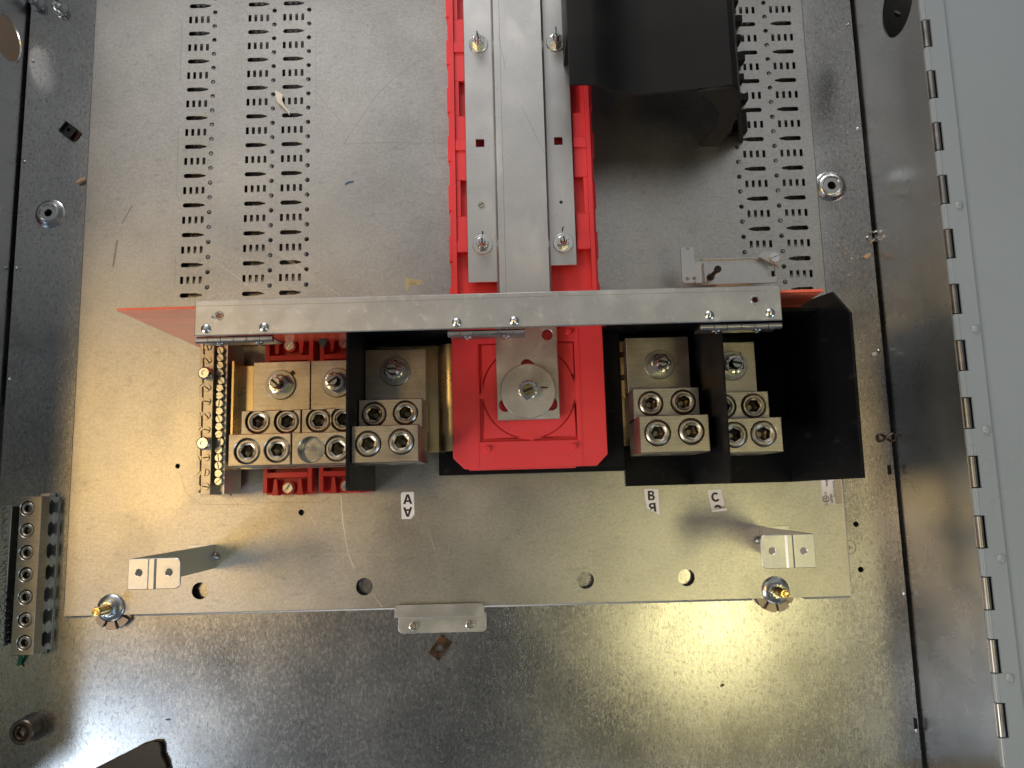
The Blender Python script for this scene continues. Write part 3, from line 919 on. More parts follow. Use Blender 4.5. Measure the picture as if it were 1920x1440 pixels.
lug('lug A right of the left black barrier, above sticker A', -165.4, -98.3, AXY, (-132.1, 134.4),
    [(-149.2, 84.2), (-116.2, 84.9), (-148.7, 51.3), (-115.7, 52.6)], 1.2, 0.35, 0.0,
    [([(-124.9, 134), (-121.4, 132.1)], 3), ([(-119.8, 132.3), (-117.4, 132.2)], 2.4), ([(-111, 133.3), (-110.4, 133.2)], 1.6)])
lug('lug B between the red end plate and the scuffed black barrier', 123.0, 192.0, BX, (158.6, 134.2),
    [(140.9, 87.6), (174.9, 88.3), (140.3, 54.3), (173.8, 55)], 3.0, 0.0, -0.2,
    [([(167.4, 134.2), (171.9, 131.7)], 3), ([(178, 135.4), (179.2, 135.4)], 1.8)])
lug('lug C partly hidden behind the scuffed black barrier, right of lug B', 204.5, 264.4, CY, (238.1, 130.8),
    [(216.9, 82.7), (248.1, 82.4), (216.5, 50.6), (245.7, 50.9)], 0.8, 0.6, -0.2,
    [([(244.6, 141.3), (249.5, 144.2)], 4.5), ([(244.3, 119.4), (248, 122.2)], 4.5)])

# ---- bus bars under the lugs
def busbar(label, x0, x1, y0, y1, prof, holes=()):
    t = thing('bus_tab', ((x0 + x1) / 2, (y0 + y1) / 2, 20), label, 'bus bar')
    build(MB().prism(prof, y0, y1, 'y'), 'bar_bend', 'busbar', t)
    for h, z in holes:
        build(MB().lathe(*h, [(0, z + 0.1), (2.6, z + 0.1), (3.0, z + 0.5), (3.5, z + 0.1)], 16), 'rivet_hole', 'rust', t)
    return t
a1, a2 = -101.3, RX0 + 14
prof = []
for k in range(9):
    a = R_(180 - 90 * k / 8)
    prof.append((RX0 - 1 + 16 * math.cos(a), 38 + 16 * math.sin(a)))
build_prof = [(-150, 24), (-150, 39.5), (RX0 - 17.5, 39.5)] + prof + [(a2, 54), (a2, 48)] + [(RX0 + 2, 48), (RX0 - 9, 40), (RX0 - 12, 24)]
busbar('tarnished bus bar curving up from lug A to the red end plate', -150, a2, 46.5, 166.4, build_prof)
busbar('tarnished bus bar showing as a narrow strip left of lug B', 114.7, 180, 47.7, 166.5,
       [(115.9, 24), (115.9, 36), (119.5, 39.5), (180, 39.5), (180, 24)], [((121, 151), 39.5), ((121.6, 124.7), 39.5)])
nb = thing('neutral_bus_plate', (-300, 110, 25), 'brown tarnished neutral plate under the two neutral lugs', 'bus bar')
build(MB().box(-321.5, -171, 32.7, 150, 26, 39.5), 'plate_face', 'busbar', nb, bevel=0.6)
build(MB().box(-315.4, -312.5, 39.3, 152.9, 26, 58), 'plate_lip', 'busbar', nb, bevel=0.4)

# ================================================================= red insulators under the neutral
def neutral_insulator(label, x0, x1, y0, y1, sc):
    t = thing('neutral_insulator', ((x0 + x1) / 2, (y0 + y1) / 2, 0), label, 'insulator', 'red insulators under the neutral plate')
    build(MB().box(x0, x1, y0, y1, 0.2, 12), 'insulator_base', 'red_dark', t, bevel=0.5)
    for xa in (x0, x1 - 5):
        build(MB().box(xa, xa + 5, y0 + 2, y1 - 2, 12, 25), 'side_wall', 'red_dark', t, bevel=0.4)
    for yc in (y0 + 22, y1 - 22):
        build(MB().box(x0 + 5, x1 - 5, yc - 3, yc + 3, 12, 25), 'cross_wall', 'red_dark', t, bevel=0.4)
    for c in sc:
        build(MB().cyl(*c, 12, 20, 7.5, 24), 'screw_boss', 'red_dark', t)
        inst('screw', SLOT_B, t, (*c, 21), 0.9)
        for dx in (-14, 14):
            s_ = 1 if c[1] > (y0 + y1) / 2 else -1
            build(MB().prism([(c[0] + dx - 3.5, c[1] + s_ * 8), (c[0] + dx + 3.5, c[1] + s_ * 8), (c[0] + dx + 1.4, c[1] - s_ * 10), (c[0] + dx - 1.4, c[1] - s_ * 10)], 12, 23), 'gusset', 'red_dark', t)
    build(MB().box(x0 + 9, x1 - 9, y0 + 30, y1 - 30, 12, 26), 'centre_block', 'red_dark', t)
    return t
neutral_insulator('left red insulator under the neutral plate, screw at its lower end', *(-289.3, -233.5, 3.8, 182.6), [(-262.3, 175.8), (-261.7, 11)])
neutral_insulator('right red insulator under the neutral plate, cut off by the left black barrier', *(-225.6, -169.9, 4, 182.7), [(-198.1, 177.1), (-195.6, 11.7)])

# ================================================================= small screw terminal bars of the neutral
def terminal_bar(label, rc, z0, z1, screws, me, mat, zz, posts=(), rots=None, side=None):
    x0, x1, y0, y1 = rc
    t = thing('terminal_bar', ((x0 + x1) / 2, (y0 + y1) / 2, z0), label, 'terminal bar')
    build(MB().box(x0, x1, y0, y1, z0, z1), 'bar_block', mat, t, bevel=0.5)
    rnd = random.Random(5)
    for p in screws:
        inst('screw', me, t, (*p, zz), rnd.uniform(0, 3.1))
    for p in posts:
        build(MB().lathe(*p, [(4, z1), (4, z1 + 5), (7.2, z1 + 6), (7.2, z1 + 9), (5.4, z1 + 11.5), (2.6, z1 + 11.5), (2.2, z1 + 10), (0, z1 + 10)], 28), 'post', 'zinc', t)
    return t
TB = slot_screw_mesh('terminal_screw', 4.0, 2, 'screw')
TC = slot_screw_mesh('round_terminal_screw', 4.0, 9, 'nutzinc')
terminal_bar('neutral terminal bar with slotted flush screws and two tall posts, leftmost', (-340.5, -330, 5.3, 172.2), 40, 72,
    [(-336.9, 166.3), (-336.5, 151.4), (-336.2, 120.9), (-335.9, 106), (-335.9, 90.5), (-335.5, 75.1), (-335.3, 45.2), (-335.3, 29.2), (-334.9, 14.1)],
    TB, 'lug', 72, [(-336.1, 136), (-335.3, 60.1)])
sc2 = []
pa, pb = (-325.7, 163.7), (-323.8, 19.6)
for i in range(18):
    sc2.append((pa[0] + (pb[0] - pa[0]) * i / 17 + (1.6 if i in (4, 12) else 0), pa[1] + (pb[1] - pa[1]) * i / 17))
terminal_bar('neutral terminal bar packed with eighteen bright round screws', (-332.1, -319.7, 8.5, 174.7), 34, 58, sc2, TC, 'lug', 66)
sb = thing('terminal_carrier', (-375, 120, 0), 'tarnished metal carrier under the two neutral terminal bars', 'carrier')
build(MB().box(-356.5, -322.8, 4.1, 178.9, 28, 33.8), 'carrier_plate', 'lug', sb, bevel=0.4)
build(MB().box(-321, -318.6, 6, 176.8, 12, 62), 'carrier_rail', 'strip', sb, bevel=0.4)
build(MB().box(-356, -352.7, 8, 177.3, 30, 46), 'carrier_edge', 'lug', sb, bevel=0.4)
for i in range(11):
    y = 13.3 + i * 16.4
    inst('side_screw', TB, sb, (-352.5, y, 48), i, 0.72)
build(MB().box(-350.8, -329.8, 7.7, 170.6, 0.2, 28), 'carrier_foot', 'red_dark', sb)

# ================================================================= ground bars on the left
def ground_bar(label, rc, z0, z1, n, first, last, me, bores, foot=True):
    x0, x1, y0, y1 = rc
    t = thing('ground_bar', ((x0 + x1) / 2, (y0 + y1) / 2, z0), label, 'terminal bar')
    pts = [(first[0] + (last[0] - first[0]) * i / (n - 1), first[1] + (last[1] - first[1]) * i / (n - 1)) for i in range(n)]
    hl = [rect(x0, x1, y0, y1)] + ([circ(*p, bores, 24) for p in pts] if bores else [])
    blk = build(plate(hl, z0 + (14 if bores else 0), z1, 0.6), 'bar_block', 'lug', t)
    rnd = random.Random(3)
    for p in pts:
        inst('screw', me, t, (p[0] - (rnd.uniform(0, 0.8) if bores else 0), p[1] - (rnd.uniform(0, 0.7) if bores else 0), z1 - (1.0 if bores else -1)), rnd.uniform(0, 3))
    return t, pts
t, pts = ground_bar('ground bar with seven large hex socket screws, lower left of the pan', (-569.4, -544.1, -165.7, 9.2), BACK, 18, 7, (-560.2, -4), (-554.6, -151.9), SOCK_S, 8.2)
gx1 = -544.1
# lower half of the bar: side wall pierced by round wire bores, on a foot
yb0, yb1 = -165.7, 9.2
v, f = sheet([rect(yb0, yb1, BACK + 2.6, BACK + 13.9)] , -568.2, gx1 - 11)
build(MB().add([(p[2], p[0], p[1]) for p in v], f), 'bar_core', 'hole', t)  # dark core colours in the shade inside the bores
sw = MB()
cuts = sorted(p[1] for p in pts)
edges = [yb0] + [e for c in cuts for e in (c - 8.6, c + 8.6)] + [yb1]
for k in range(0, len(edges), 2):
    ya, yb_ = edges[k], edges[k + 1]
    sw.prism([(ya - 3.5, BACK + 2.6), (yb_ + 3.5, BACK + 2.6), (yb_ - 0.5, BACK + 9), (yb_ + 3.0, BACK + 13.9), (ya - 3.0, BACK + 13.9), (ya + 0.5, BACK + 9)], gx1 - 11, gx1 - 0.2, 'x')
build(sw, 'bore_web', 'bracket', t)
build(MB().box(-568.2, gx1 + 4, yb0 + 1, yb1 - 1, BACK + 0.2, BACK + 2.5), 'bar_foot', 'bracket', t, bevel=0.3)
gb2, _ = ground_bar('narrow ground bar with a dense row of small screws at the left picture edge', (-594.8, -578.5, -154.3, -1.6),
                    BACK, 17, 20, (-586.4, -4.6), (-580.2, -151.9), TC, 0)
vs_ = -589
for i in range(12):
    build(MB().rod((-578.5 - 0.5, -4.7 - i * 13.4, 2), (-578.5 + 0.4, -4.7 - i * 13.4, 2), 3.4, 14), 'dark_bore_disc', 'hole', gb2)  # dark discs stand for the shade in the side bores
gw = thing('green_wire_end', (-576.7, -164.5, BACK), 'short stub of green insulated wire below the large ground bar', 'wire')
build(MB().tube([(*(-585.3, -151.6), BACK + 7), (*(-576.1, -159.3), BACK + 9), (*(-571.7, -171.5), BACK + 6), (*(-575.6, -180.6), BACK + 2.6)], 2.4, 10), 'insulation', 'green', gw)
build(MB().rod((*(-575.6, -180.6), BACK + 2.4), (*(-571.8, -183), BACK + 1.6), 1.2, 8), 'copper_end', 'brass', gw)

# ================================================================= standoff brackets
def standoff(label, x, y0, y1, h, x_end, foot_x, holes, groove, mirror):
    t = thing('standoff_bracket', (x, (y0 + y1) / 2, 0), label, 'bracket')
    s_ = 1 if x_end > x else -1
    x0, x1 = sorted((x, x + s_ * 1.8))
    build(MB().box(x0, x1, y0, y1, 0.3, h - 1.5), 'arm', 'bracket', t, bevel=0.4)
    xa, xb = sorted((x, x_end))
    xg = groove
    hl = [rrect(xa, xb, y0, y1, 5, 5, (1, 0, 0, 1) if s_ > 0 else (0, 1, 1, 0))]
    build(plate(hl + [circ(*c, 3.0, 18) for c in holes], h - 1.8, h, 0.5), 'top_plate', 'bracket', t)
    build(MB().prism([(xg - 4, h + 0.02), (xg - 2.2, h + 1.3), (xg + 2.2, h + 1.3), (xg + 4, h + 0.02)], y0 + 0.5, y1 - 0.5, 'y'), 'stiffening_bead', 'bracket', t)
    xa, xb = sorted((x, foot_x))
    build(MB().box(xa, xb, y0, y1, 0.25, 2.0), 'foot', 'bracket', t, bevel=0.4)
    build(MB().lathe(x + s_ * 3.5, (y0 + y1) / 2, [(4.2, 2), (3.6, 4), (2, 6), (0, 6.6)], 16), 'gusset_dimple', 'bracket', t)
    return t
standoff('standoff bracket on the left with a tall leaning arm, above the left stud', -353.6, -78.2, -51.0, 194, -306.3, -382.5,
         [(-343.9, -63.4), (-316.5, -63.6)], -331.9, False)
standoff('standoff bracket on the right with rounded top plate, above the right stud', 277.4, -77.7, -46.6, 161, 226.6, 309.1,
         [(237.1, -61.3), (266.6, -62.1)], 253.6, True)

# ================================================================= studs that hold the pan down
STUD = bolt_end_mesh('long_stud', 5.2, 30, 'brass', slot=False)
NUT_F = hex_nut_mesh('flange_nut', 9.6, 9, 'nutzinc', 5.4)
WASH_F = washer_mesh('flange_washer', 15.4, 2.6, 5.4, 'nutzinc', cone=2.0)
def stud_set(label, xy, rot):
    t = thing('mounting_stud', (*xy, BACK), label, 'stud', 'studs holding the pan')
    for k in range(8):
        a0, a1 = R_(k * 45 + 5 + rot * 57), R_(k * 45 + 40 + rot * 57)
        arc = [(xy[0] + 22 * math.cos(a0 + (a1 - a0) * i / 6), xy[1] - 3 + 22 * math.sin(a0 + (a1 - a0) * i / 6)) for i in range(7)]
        arc += [(xy[0] + 9 * math.cos(a1 + (a0 - a1) * i / 4), xy[1] - 3 + 9 * math.sin(a1 + (a0 - a1) * i / 4)) for i in range(5)]
        build(MB().prism(arc, BACK + 3, -2.4), 'spacer_segment', 'spacer', t, bevel=0.3)
    build(MB().cyl(xy[0], xy[1] - 3, BACK + 0.2, BACK + 3, 21.6, 40), 'spacer_base', 'spacer', t)
    n = inst('nut', NUT_F, t, (*xy, 3.0), rot)
    w = bpy.data.objects.new('washer', WASH_F)
    link(w, n)
    w.location = (0, 0, -2.8 * S)
    b = bpy.data.objects.new('stud', STUD)
    link(b, n)
    return t
stud_set('yellow stud with nut and washer at the lower left pan corner', (-468.2, -119), 0.35)
stud_set('yellow stud with nut and washer at the lower right pan corner', (289.2, -118.5), 0.1)

# ================================================================= hold-down clip at the pan's lower edge
cl = thing('hold_down_clip', (-90.8, -141.9, BACK), 'small galvanised clip with two hex screws, hooked over the lower pan edge', 'clip')
x0, x1, y0, y1 = (-141.6, -40.7, -157.2, -135.9)
build(MB().prism(rrect(x0, x1, y0, y1, 5, 5, (0, 0, 1, 1)), BACK + 0.2, BACK + 2.4), 'clip_foot', 'bracket', cl, bevel=0.4)
u0, u1, v0, v1 = (-143.6, -42.2, -137.8, -125.5)
build(MB().prism(rrect(u0, u1, v0, v1 + 2, 5, 5, (1, 1, 0, 0)), 3.0, 5.2), 'clip_lip', 'bracket', cl, bevel=0.5)
build(MB().box(u0 + 1, u1 - 1, v0, v0 + 2, BACK + 2.4, 3.2), 'clip_riser', 'bracket', cl)
for p in ((-123.9, -148.7), (-59.1, -148.6)):
    inst('hex_screw', HEXS, cl, (*p, BACK + 2.5), 0.3)
    h = inst('screw_tip', SLOT, cl, (*p, BACK + 5.6), 0.4, 0.55)

# ---- loose rusty nut plate
c = (-94.2, -173.6)
a = R_(52)
ca, sa = math.cos(a), math.sin(a)
def rp(u, v):
    return (c[0] + u * ca - v * sa, c[1] + u * sa + v * ca)
vs, fs = sheet([[rp(-12, -7.6), rp(12, -7.6), rp(12, 7.6), rp(-12, 7.6)], [rp(-1 + 4 * math.cos(k * 0.4), 4 * math.sin(k * 0.4)) for k in range(16)]], BACK + 0.3, BACK + 5)
tag(build(MB().add(vs, fs), 'loose_nut_plate', 'rust', org=(*c, BACK)), 'loose dark rusty rectangular nut lying on the back sheet below the clip', 'nut')

# ================================================================= stickers
def sticker(name, label, poly, z=0.05):
    xs = [p[0] for p in poly]
    ys = [p[1] for p in poly]
    t = thing(name, (sum(xs) / len(xs), sum(ys) / len(ys), 0), label, 'sticker')
    build(MB().prism(poly, 0.06, 0.26), 'label_paper', 'label', t)
    return t
def para(cx, cy, w, h, skew, cut=None):
    return [(cx - w / 2 - skew, cy - h / 2), (cx + w / 2 - skew, cy - h / 2), (cx + w / 2 + skew, cy + h / 2), (cx - w / 2 + skew, cy + h / 2)]
x0, x1, y0, y1 = (-136.7, -120.9, -27.8, 3.1)
t = sticker('letter_sticker', 'white sticker with the letter A upright and upside down', [(x0 + 1, y0), (x1 - 4, y0), (x1, y0 + 5), (x1 - 0.5, y1 - 1), (x1 - 2, y1), (x0 + 2, y1), (x0, y1 - 2)])
build(glyph('A', 11.0, -128.6, -5.2, 0.33), 'letter', 'ink', t)
build(glyph('A', 11.0, -128.7, -19.9, 0.33, math.pi), 'letter', 'ink', t)
t = sticker('letter_sticker', 'white torn sticker with the letter B, lower corner ripped off', [(147.9, -22.8), (157.5, -28.5), (162.3, -31.1), (162, -1.2), (146, -0.7), (146.2, -8.7)])
build(glyph('B', 10.8, 153.6, -8.3, 0.33), 'letter', 'ink', t)
build(glyph('B', 10.8, 154.4, -22.3, 0.33, math.pi + 0.05, (6.5, 0, 0.47, 0.88)), 'letter', 'ink', t)
t = sticker('letter_sticker', 'white tilted sticker with the letter C, its bottom end curled up', [(222.2, -27.1), (238.3, -25.7), (234.8, -3.7), (233.6, -3), (219.9, -3.9), (218.9, -5.7)])
build(glyph('C', 10.6, 227.7, -12.1, 0.33, 0.16), 'letter', 'ink', t)
build(glyph('C', 10.6, 229.6, -26.4, 0.33, math.pi + 0.16, (0, 0.4, 0, 1)), 'letter', 'ink', t)
cv = MB()
p0, p1 = Vector((222.2, -27.1)), Vector((238.9, -25.8))
pts = [(0, 0.2), (-1.4, 0.8), (-1.8, 2.2), (-1.0, 3.4), (0.6, 3.8), (1.6, 3.2)]
vs = []
for dy, z in pts:
    vs += [(p0.x, p0.y + dy, z), (p1.x, p1.y + dy, z), (p0.x, p0.y + dy - 0.1, z + 0.2), (p1.x, p1.y + dy - 0.1, z + 0.2)]
fs = []
for k in range(len(pts) - 1):
    q = 4 * k
    fs += [(q, q + 1, q + 5, q + 4), (q + 2, q + 6, q + 7, q + 3)]
build(cv.add(vs, fs), 'curled_end', 'label', t)

# rating label half under the big black sheet
lx0, lx1, ly0, ly1 = (351, 373.8, -24.1, 8.3)
t = thing('rating_label', (lx0, ly0, 0), 'small rating label with a listing mark, cut off by the large black sheet', 'label')
build(MB().box(lx0, lx1, ly0, ly1 + 8, 0.06, 0.22), 'label_paper', 'label', t)
build(MB().box(lx0 + 15.5, lx1 - 0.2, ly0 + 0.2, ly1 + 7, 0.24, 0.32), 'tan_strip', 'tan', t)
uc = (354.8, -17.5)
build(MB().lathe(*uc, [(3.1, 0.26), (3.1, 0.36), (3.9, 0.36), (3.9, 0.26)], 28), 'ring', 'ink', t)
build(lettering('UL', 4.4, *uc, 0.3, R_(90), bold=0.03), 'print', 'ink', t)
build(lettering('C', 3.0, uc[0] + 0.4, uc[1] - 5.6, 0.3, R_(90)), 'print', 'ink', t)
build(lettering('US', 3.0, uc[0] + 0.2, uc[1] + 6.4, 0.3, R_(90)), 'print', 'ink', t)
build(lettering('LISTED', 3.4, uc[0] + 6.6, uc[1] + 0.6, 0.3, R_(90), bold=0.03), 'print', 'ink', t)
build(lettering('ISSUE NO. NNE-745', 2.2, lx0 + 13.8, uc[1] + 11, 0.3, R_(90)), 'print', 'ink', t)
build(lettering('PANELBOARD', 3.0, uc[0] + 2.6, uc[1] + 24, 0.3, R_(90), bold=0.03), 'print', 'ink', t)
build(MB().box(lx0 + 14.9, lx0 + 15.3, ly0 + 0.5, ly1 + 6, 0.24, 0.34), 'rule', 'ink', t)
# oval mark stamped on the back sheet beside the pan
mk = thing('stamped_mark', (*(381.4, -73.6), BACK), 'small round stamp mark on the back sheet beside the right pan edge', 'mark')
build(MB().lathe(*(381.4, -73.6), [(7.4, BACK + 0.04), (7.4, BACK + 0.12), (8.0, BACK + 0.12), (8.0, BACK + 0.04)], 32), 'ring', 'ink', mk)
build(lettering('A', 7, *(382.6, -74.3), BACK + 0.1, 0.5, bold=0), 'print', 'ink', mk)

# ================================================================= black filler cover, upper right
cvr = thing('filler_cover', (170, 520, 0), 'black moulded filler cover over the upper right bus, with a curved open end', 'cover')
CYF, CYT = 419.0, YT - 60
prof = [(64.8, 150), (89.3, 150), (96.8, 147), (106, 140), (113.5, 134), (121.4, 130),
        (136.2, 126), (158.7, 128), (191.7, 133), (219, 137), (237.3, 140), (243.9, 137)]
xe = prof[-1][0]
inner = [(x - (2.5 if i > 9 else 0), z - 3) for i, (x, z) in enumerate(prof)]
outer = prof + [(xe + 14, 100), (288, 4), (288, 0.4), (284, 0.4), (xe + 10, 98)] + inner[::-1][1:]
build(MB().prism(outer, CYF, CYT, 'y'), 'cover_shell', 'cover', cvr)
# end wall on the outer side with its foot
leg = [(236, 0.4), (258, 0.4), (263, 40), (xe + 12, 100), (xe, 136), (xe - 8, 139), (xe - 30, 136), (xe - 42, 133), (xe - 22, 112), (xe - 6, 84), (xe - 2, 60), (xe - 4, 34)]
build(MB().prism(leg, CYF - 3.4, CYF - 0.2, 'y'), 'end_wall', 'cover', cvr)
build(plate([rrect(*(260, 293.3, 429.5, 458.6), 2, 2), rrect(*(272.6, 287.7, 442.6, 451.6), 3.2, 4)], 2, 8, 0.5), 'foot', 'cover', cvr)
for k in range(9):
    y = CYF + 48 + k * 26
    build(MB().box(276, 294 - (k % 2) * 3, y, y + 9, 2, 16), 'foot_clip', 'cover', cvr, bevel=0.5)
build(MB().box(prof[0][0] + 1, prof[1][0] - 1, CYF + 70, CYT, 66.5, 146.5), 'inner_rib', 'cover', cvr)

# ================================================================= latch bracket with a black pin
lb = thing('latch_bracket', (262.9, 255.5, 0), 'galvanised latch bracket with an upright black pin, behind the right end of the cross bar', 'bracket')
tx0, tx1, ty0, ty1 = (192, 208.3, 229, 272.2)
tab = plate([rrect(tx0, tx1, ty0, ty1, 4, 4), circ(*(200.3, 269.1), 1.6, 10), circ(*(198.3, 234), 1.9, 12), circ(*(206.2, 234.4), 1.9, 12)], 50, 52, 0.4)
build(tab, 'latch_tab', 'bracket', lb)
build(MB().box(tx1 - 0.5, 215.1, 228.7, 254.3, 50.1, 51.9), 'tab_neck', 'bracket', lb, bevel=0.3)
b0, b1, c0, c1 = (218.6, 306, 231, 261.5)
sq = (295.5, 303.5, 238.8, 251.5)
build(plate([rrect(b0, b1, c0, c1, 4, 4, (1, 0, 0, 1)), rect(*sq)], 34, 36, 0.4), 'latch_body', 'bracket', lb)
build(MB().box(b0 + 1, 290.4, c1 - 1.6, c1, 36, 39), 'body_lip', 'bracket', lb, bevel=0.3)
build(MB().box(b0, b0 + 1.6, c0, c1 - 8, 36, 50), 'body_step', 'bracket', lb)
build(MB().box(b0 + 20, b0 + 60, c0 + 2, c0 + 24, 0.3, 34), 'latch_foot', 'bracket', lb)
pb = (228.6, 239.6)
pin = build(MB().lathe(*pb, [(4.2, 36), (4.0, 39), (2.4, 40), (2.3, 66), (3.9, 66.4), (4.0, 70), (3.0, 71.4), (1.6, 71.4), (1.4, 70), (0, 70)], 20), 'pin', 'hole', lb)
lc = (300.5, 258)
build(MB().prism([(lc[0] - 17, lc[1] + 2), (lc[0] - 12, lc[1] + 8), (lc[0] + 3, lc[1] + 9), (lc[0] + 7, lc[1] - 3), (lc[0] + 3, lc[1] - 10)], 43, 44.6), 'latch_lever', 'bracket', lb, bevel=0.3)
inst('screw', SLOT_B, lb, (*lc, 46), 0.3, 1.05)
build(MB().rod((lc[0] - 6, lc[1] + 1, 46), (lc[0] + 6, lc[1] - 14, 46), 0.9, 8), 'spring_leg', 'bracket', lb)

# ================================================================= odds and ends
# spring clip nut, upper left
kc = (-551.9, 464.4)
k = thing('clip_nut', (*kc, BACK), 'small black spring clip nut lying on the back sheet at upper left', 'clip')
def kp(u, v):
    return (kc[0] + u * 0.80 + v * 0.60, kc[1] - u * 0.60 + v * 0.80)
vs, fs = sheet([[kp(-8, -7), kp(8, -7), kp(8, 7), kp(-8, 7)], [kp(2.4 * math.cos(i * 0.5), 2.4 * math.sin(i * 0.5)) for i in range(12)]], BACK + 4, BACK + 5.4)
build(MB().add(vs, fs), 'clip_top', 'hole', k)
build(MB().prism([kp(-8, -7), kp(-6.6, -7), kp(-6.6, 7), kp(-8, 7)], BACK + 0.3, BACK + 9), 'clip_side', 'hole', k)
build(MB().prism([kp(-8, -9), kp(8, -9), kp(8, -7), kp(-8, -7)], BACK + 0.3, BACK + 7), 'clip_lip', 'hole', k)
build(MB().prism([kp(-4, -7), kp(13, -6), kp(13, 6), kp(-4, 7)], BACK + 0.2, BACK + 1.4), 'clip_tongue', 'rust', k)
for p, lab in (((-603.7, 639.7), 'bright screw on the dark seam at the top left picture corner'), ((-573.5, 630.9), 'bright screw head in the top left, right of the seam screw')):
    t = thing('corner_screw', (*p, BACK), lab, 'screw')
    build(MB().lathe(*p, [(4.4, BACK + 0.2), (4.4, BACK + 10), (6.6, BACK + 10.4), (6.4, BACK + 12.5), (3.6, BACK + 14.6), (1.6, BACK + 14.4), (0, BACK + 12.6)], 20), 'head', 'zinc', t)
    build(MB().lathe(*p, [(9.4, BACK + 0.2), (9.2, BACK + 1.6), (4.4, BACK + 1.8)], 24), 'washer', 'nutzinc', t)
# socket standoff, lower left
p = (-555.6, -248.9)
so = thing('socket_standoff', (*p, BACK), 'thick round steel post with a hex socket at the lower left corner', 'post')
build(MB().lathe(*p, [(15.2, BACK + 0.2), (15.2, BACK + 3), (13.2, BACK + 3.4), (13.2, BACK + 12), (13.6, BACK + 12.4), (13.6, BACK + 22), (12.4, BACK + 23.4), (9.4, BACK + 23.4), (9.0, BACK + 22)], 36), 'post_body', 'post', so)
inst('hex_socket', socket_screw_mesh('dark_socket', 9.4, 8, 6, 'rust'), so, (*p, BACK + 22.6), 0.2)
# wire clips on the right seam
r1 = (450.3, 294.8)
w1 = thing('wire_ring', (*r1, BACK), 'small twisted wire ring on the right seam beside the metal dust', 'wire')
pts = [(r1[0] - 11 + 0.2 * i, r1[1] + 9 - 0.1 * i, BACK + 3) for i in range(6)]
pts += [(r1[0] - 3 + 6 * math.cos(R_(130 - i * 24)), r1[1] + 2 + 7 * math.sin(R_(130 - i * 24)), BACK + 4 + i * 0.5) for i in range(14)]
build(MB().tube(pts, 1.0, 8), 'wire', 'zinc', w1)
build(MB().tube([(r1[0] + 2, r1[1] + 5, BACK + 6), (r1[0] + 8, r1[1] + 8, BACK + 9), (r1[0] + 0, r1[1] + 9, BACK + 6)], 0.9, 8), 'wire_tail', 'zinc', w1)
build(MB().lathe(r1[0] - 5, r1[1] - 1, [(3.4, BACK + 0.2), (3.4, BACK + 5), (2.4, BACK + 6.4), (0, BACK + 6.8)], 16), 'ferrule', 'zinc', w1)
r2 = (438.7, 52)
w2 = thing('wire_eight', (*r2, BACK), 'dull figure-eight wire clip on the right seam beside the big black sheet', 'wire')
pts = [(r2[0] - 3 + 10 * math.sin(R_(i * 15)), r2[1] + 4.4 * math.sin(R_(i * 30)), BACK + 2.4 + 1.0 * math.cos(R_(i * 15))) for i in range(25)]
build(MB().tube(pts, 1.1, 8), 'wire', 'rust', w2)

# litter on the sheets
def curl(name, label, cat, pts, w, mat, th=0.3):
    mb = MB()
    vs, fs = [], []
    for i, (x, y, z) in enumerate(pts):
        q = pts[min(i + 1, len(pts) - 1)], pts[max(i - 1, 0)]
        d = Vector((q[0][0] - q[1][0], q[0][1] - q[1][1])).normalized()
        ww = w[i] / 2
        for s_ in (-1, 1):
            for dz in (0, th):
                vs.append((x - d.y * ww * s_, y + d.x * ww * s_, z + dz))
    for i in range(len(pts) - 1):
        a, b = 4 * i, 4 * i + 4
        fs += [(a, a + 2, b + 2, b), (a + 1, b + 1, b + 3, a + 3), (a, b, b + 1, a + 1), (a + 2, a + 3, b + 3, b + 2)]
    fs += [(0, 1, 3, 2), (4 * len(pts) - 4, 4 * len(pts) - 2, 4 * len(pts) - 1, 4 * len(pts) - 3)]
    return tag(build(mb.add(vs, fs), name, mat, org=(pts[0][0], pts[0][1], 0)), label, cat)
curl('paper_scrap', 'curled cream paper scrap lying across the punched slots, upper left', 'scrap',
     [(*(-290.6, 505.3), 0.6), (*(-284.8, 496.8), 3), (*(-284, 489.7), 4), (*(-278.9, 482.3), 2.5), (*(-273.8, 476.3), 1.0), (*(-272.7, 472.5), 0.2)], [1.0, 9, 6, 2.6, 2.0, 0.6], 'paper')
curl('blue_thread', 'short bit of dark blue insulation on the pan, left of the red column', 'scrap',
     [(*(-203, 379.8), 0.2), (*(-199.1, 382.4), 0.4), (*(-192.5, 383.6), 0.2)], [1.2, 1.4, 1.1], 'blue', 0.8)
curl('wood_chip', 'pale wood splinter at the left pan edge below the clip nut', 'scrap',
     [(*(-539.1, 394.8), BACK + 3), (*(-533.3, 398.1), BACK + 4), (*(-528.1, 400), BACK + 4)], [2.4, 4.4, 3.0], 'wood', 1.4)
curl('wood_chip', 'wood chip on the back sheet near the wire ring at right', 'scrap',
     [(*(429.8, 271.1), BACK + 0.3), (*(434, 274.3), BACK + 0.3), (*(436.8, 276.9), BACK + 0.3)], [3, 5, 2.4], 'wood', 1.2)
curl('plaster_crumb', 'pale crumb beside a weld stud right of the large black sheet', 'scrap',
     [(*(427.9, 150.9), BACK + 0.3), (*(430.6, 152.1), BACK + 0.3), (*(432.7, 154), BACK + 0.3)], [3, 4.4, 2.4], 'paper', 1.6)
curl('metal_sliver', 'bright metal sliver lying on the ground beyond the right opening', 'scrap',
     [(*(506.1, 605.4), -25.6), (*(508.7, 603.1), -25.2), (*(512, 601.5), -25.4)], [3, 3.2, 3], 'paper', 1)
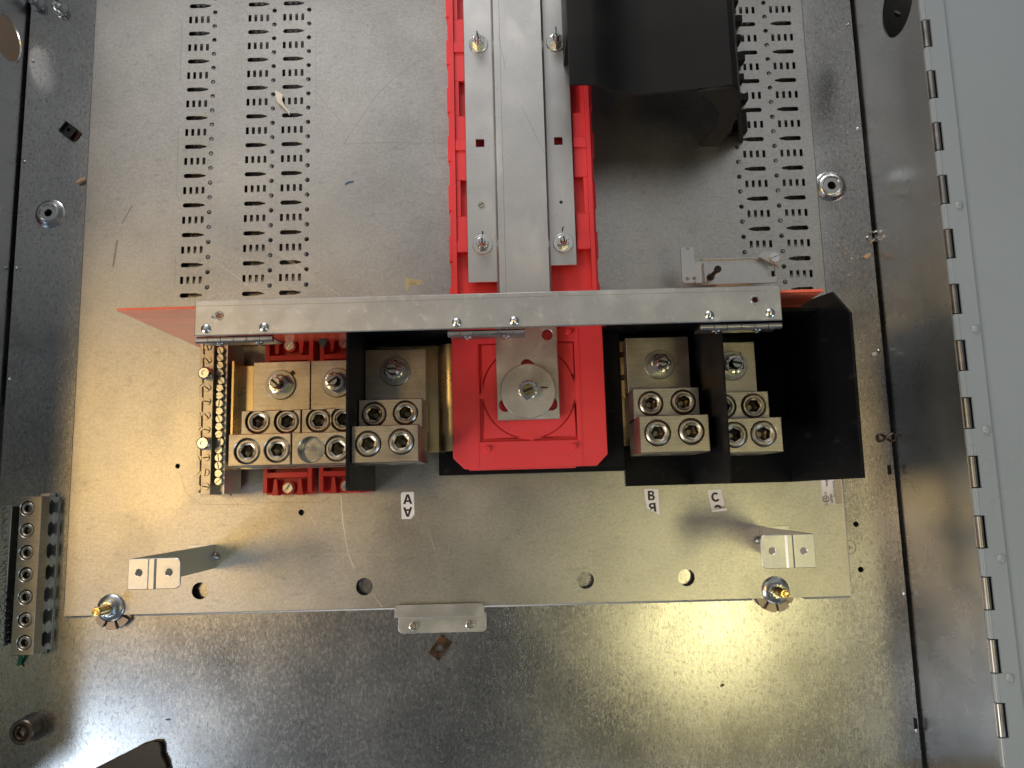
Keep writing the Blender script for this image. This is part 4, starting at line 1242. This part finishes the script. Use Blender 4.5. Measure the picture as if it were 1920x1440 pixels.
curl('black_chip', 'small black chip on the lower back sheet, right half', 'scrap',
     [(*(222.9, -224.3), BACK + 0.2), (*(224.8, -223.1), BACK + 0.2), (*(227.3, -222.1), BACK + 0.2)], [1, 2.6, 1], 'ink', 0.8)
curl('blue_speck', 'tiny dark blue speck on the lower left back sheet', 'scrap',
     [(*(-406.1, -244.9), BACK + 0.2), (*(-403.7, -245), BACK + 0.2), (*(-401.3, -245.1), BACK + 0.2)], [1.2, 2.2, 1], 'blue', 0.6)

# metal dust and grit: uncountable
rnd = random.Random(11)
ds = MB()
def grain(x, y, z, r):
    a = rnd.uniform(0, 6.28)
    pts = [(x + r * math.cos(a + k * 2.09) * rnd.uniform(0.6, 1.3), y + r * math.sin(a + k * 2.09) * rnd.uniform(0.6, 1.3), z) for k in range(3)]
    pts.append((x, y, z + r * rnd.uniform(0.5, 1.1)))
    ds.add(pts, [(0, 2, 1), (0, 1, 3), (1, 2, 3), (2, 0, 3)])
c1, c2 = (409.2, 276), (405.5, 433.5)
for i in range(900):
    c, sx, sy = (c1, 16, 22) if i < 520 else (c2, 16, 90)
    grain(c[0] + rnd.gauss(0, sx), min(c[1] + rnd.gauss(0, sy), 600), BACK + 0.05, min(1.3, 0.22 + rnd.expovariate(4)))
ds.v = [(min(max(v[0], PX1 + 4), XR - 5), v[1], v[2]) for v in ds.v]
for i in range(160):
    grain(rnd.uniform(-420, 330), rnd.uniform(-300, -140), BACK + 0.05, min(0.9, 0.15 + rnd.expovariate(7)))
for i in range(70):
    grain(rnd.uniform(100, 240), rnd.uniform(360, 436), 0.05, min(0.9, 0.2 + rnd.expovariate(6)))
for i in range(60):
    grain(rnd.uniform(395, 440), rnd.uniform(-300, 200), BACK + 0.05, min(0.8, 0.15 + rnd.expovariate(7)))
o = build(ds, 'dust', 'dust', smooth=False)
tag(o, 'fine metal dust and grit scattered over the sheets', None, kind='stuff')
dk = MB()
ds2, ds = ds, dk
for i in range(120):
    grain(rnd.uniform(-430, 340), rnd.uniform(-120, 600), 0.05, min(0.8, 0.15 + rnd.expovariate(7)))
for i in range(60):
    grain(rnd.uniform(-420, 330), rnd.uniform(-300, -140), BACK + 0.05, min(0.9, 0.2 + rnd.expovariate(6)))
o = build(dk, 'grit', 'rust', smooth=False)
tag(o, 'fine dark grit scattered over the pan', None, kind='stuff')
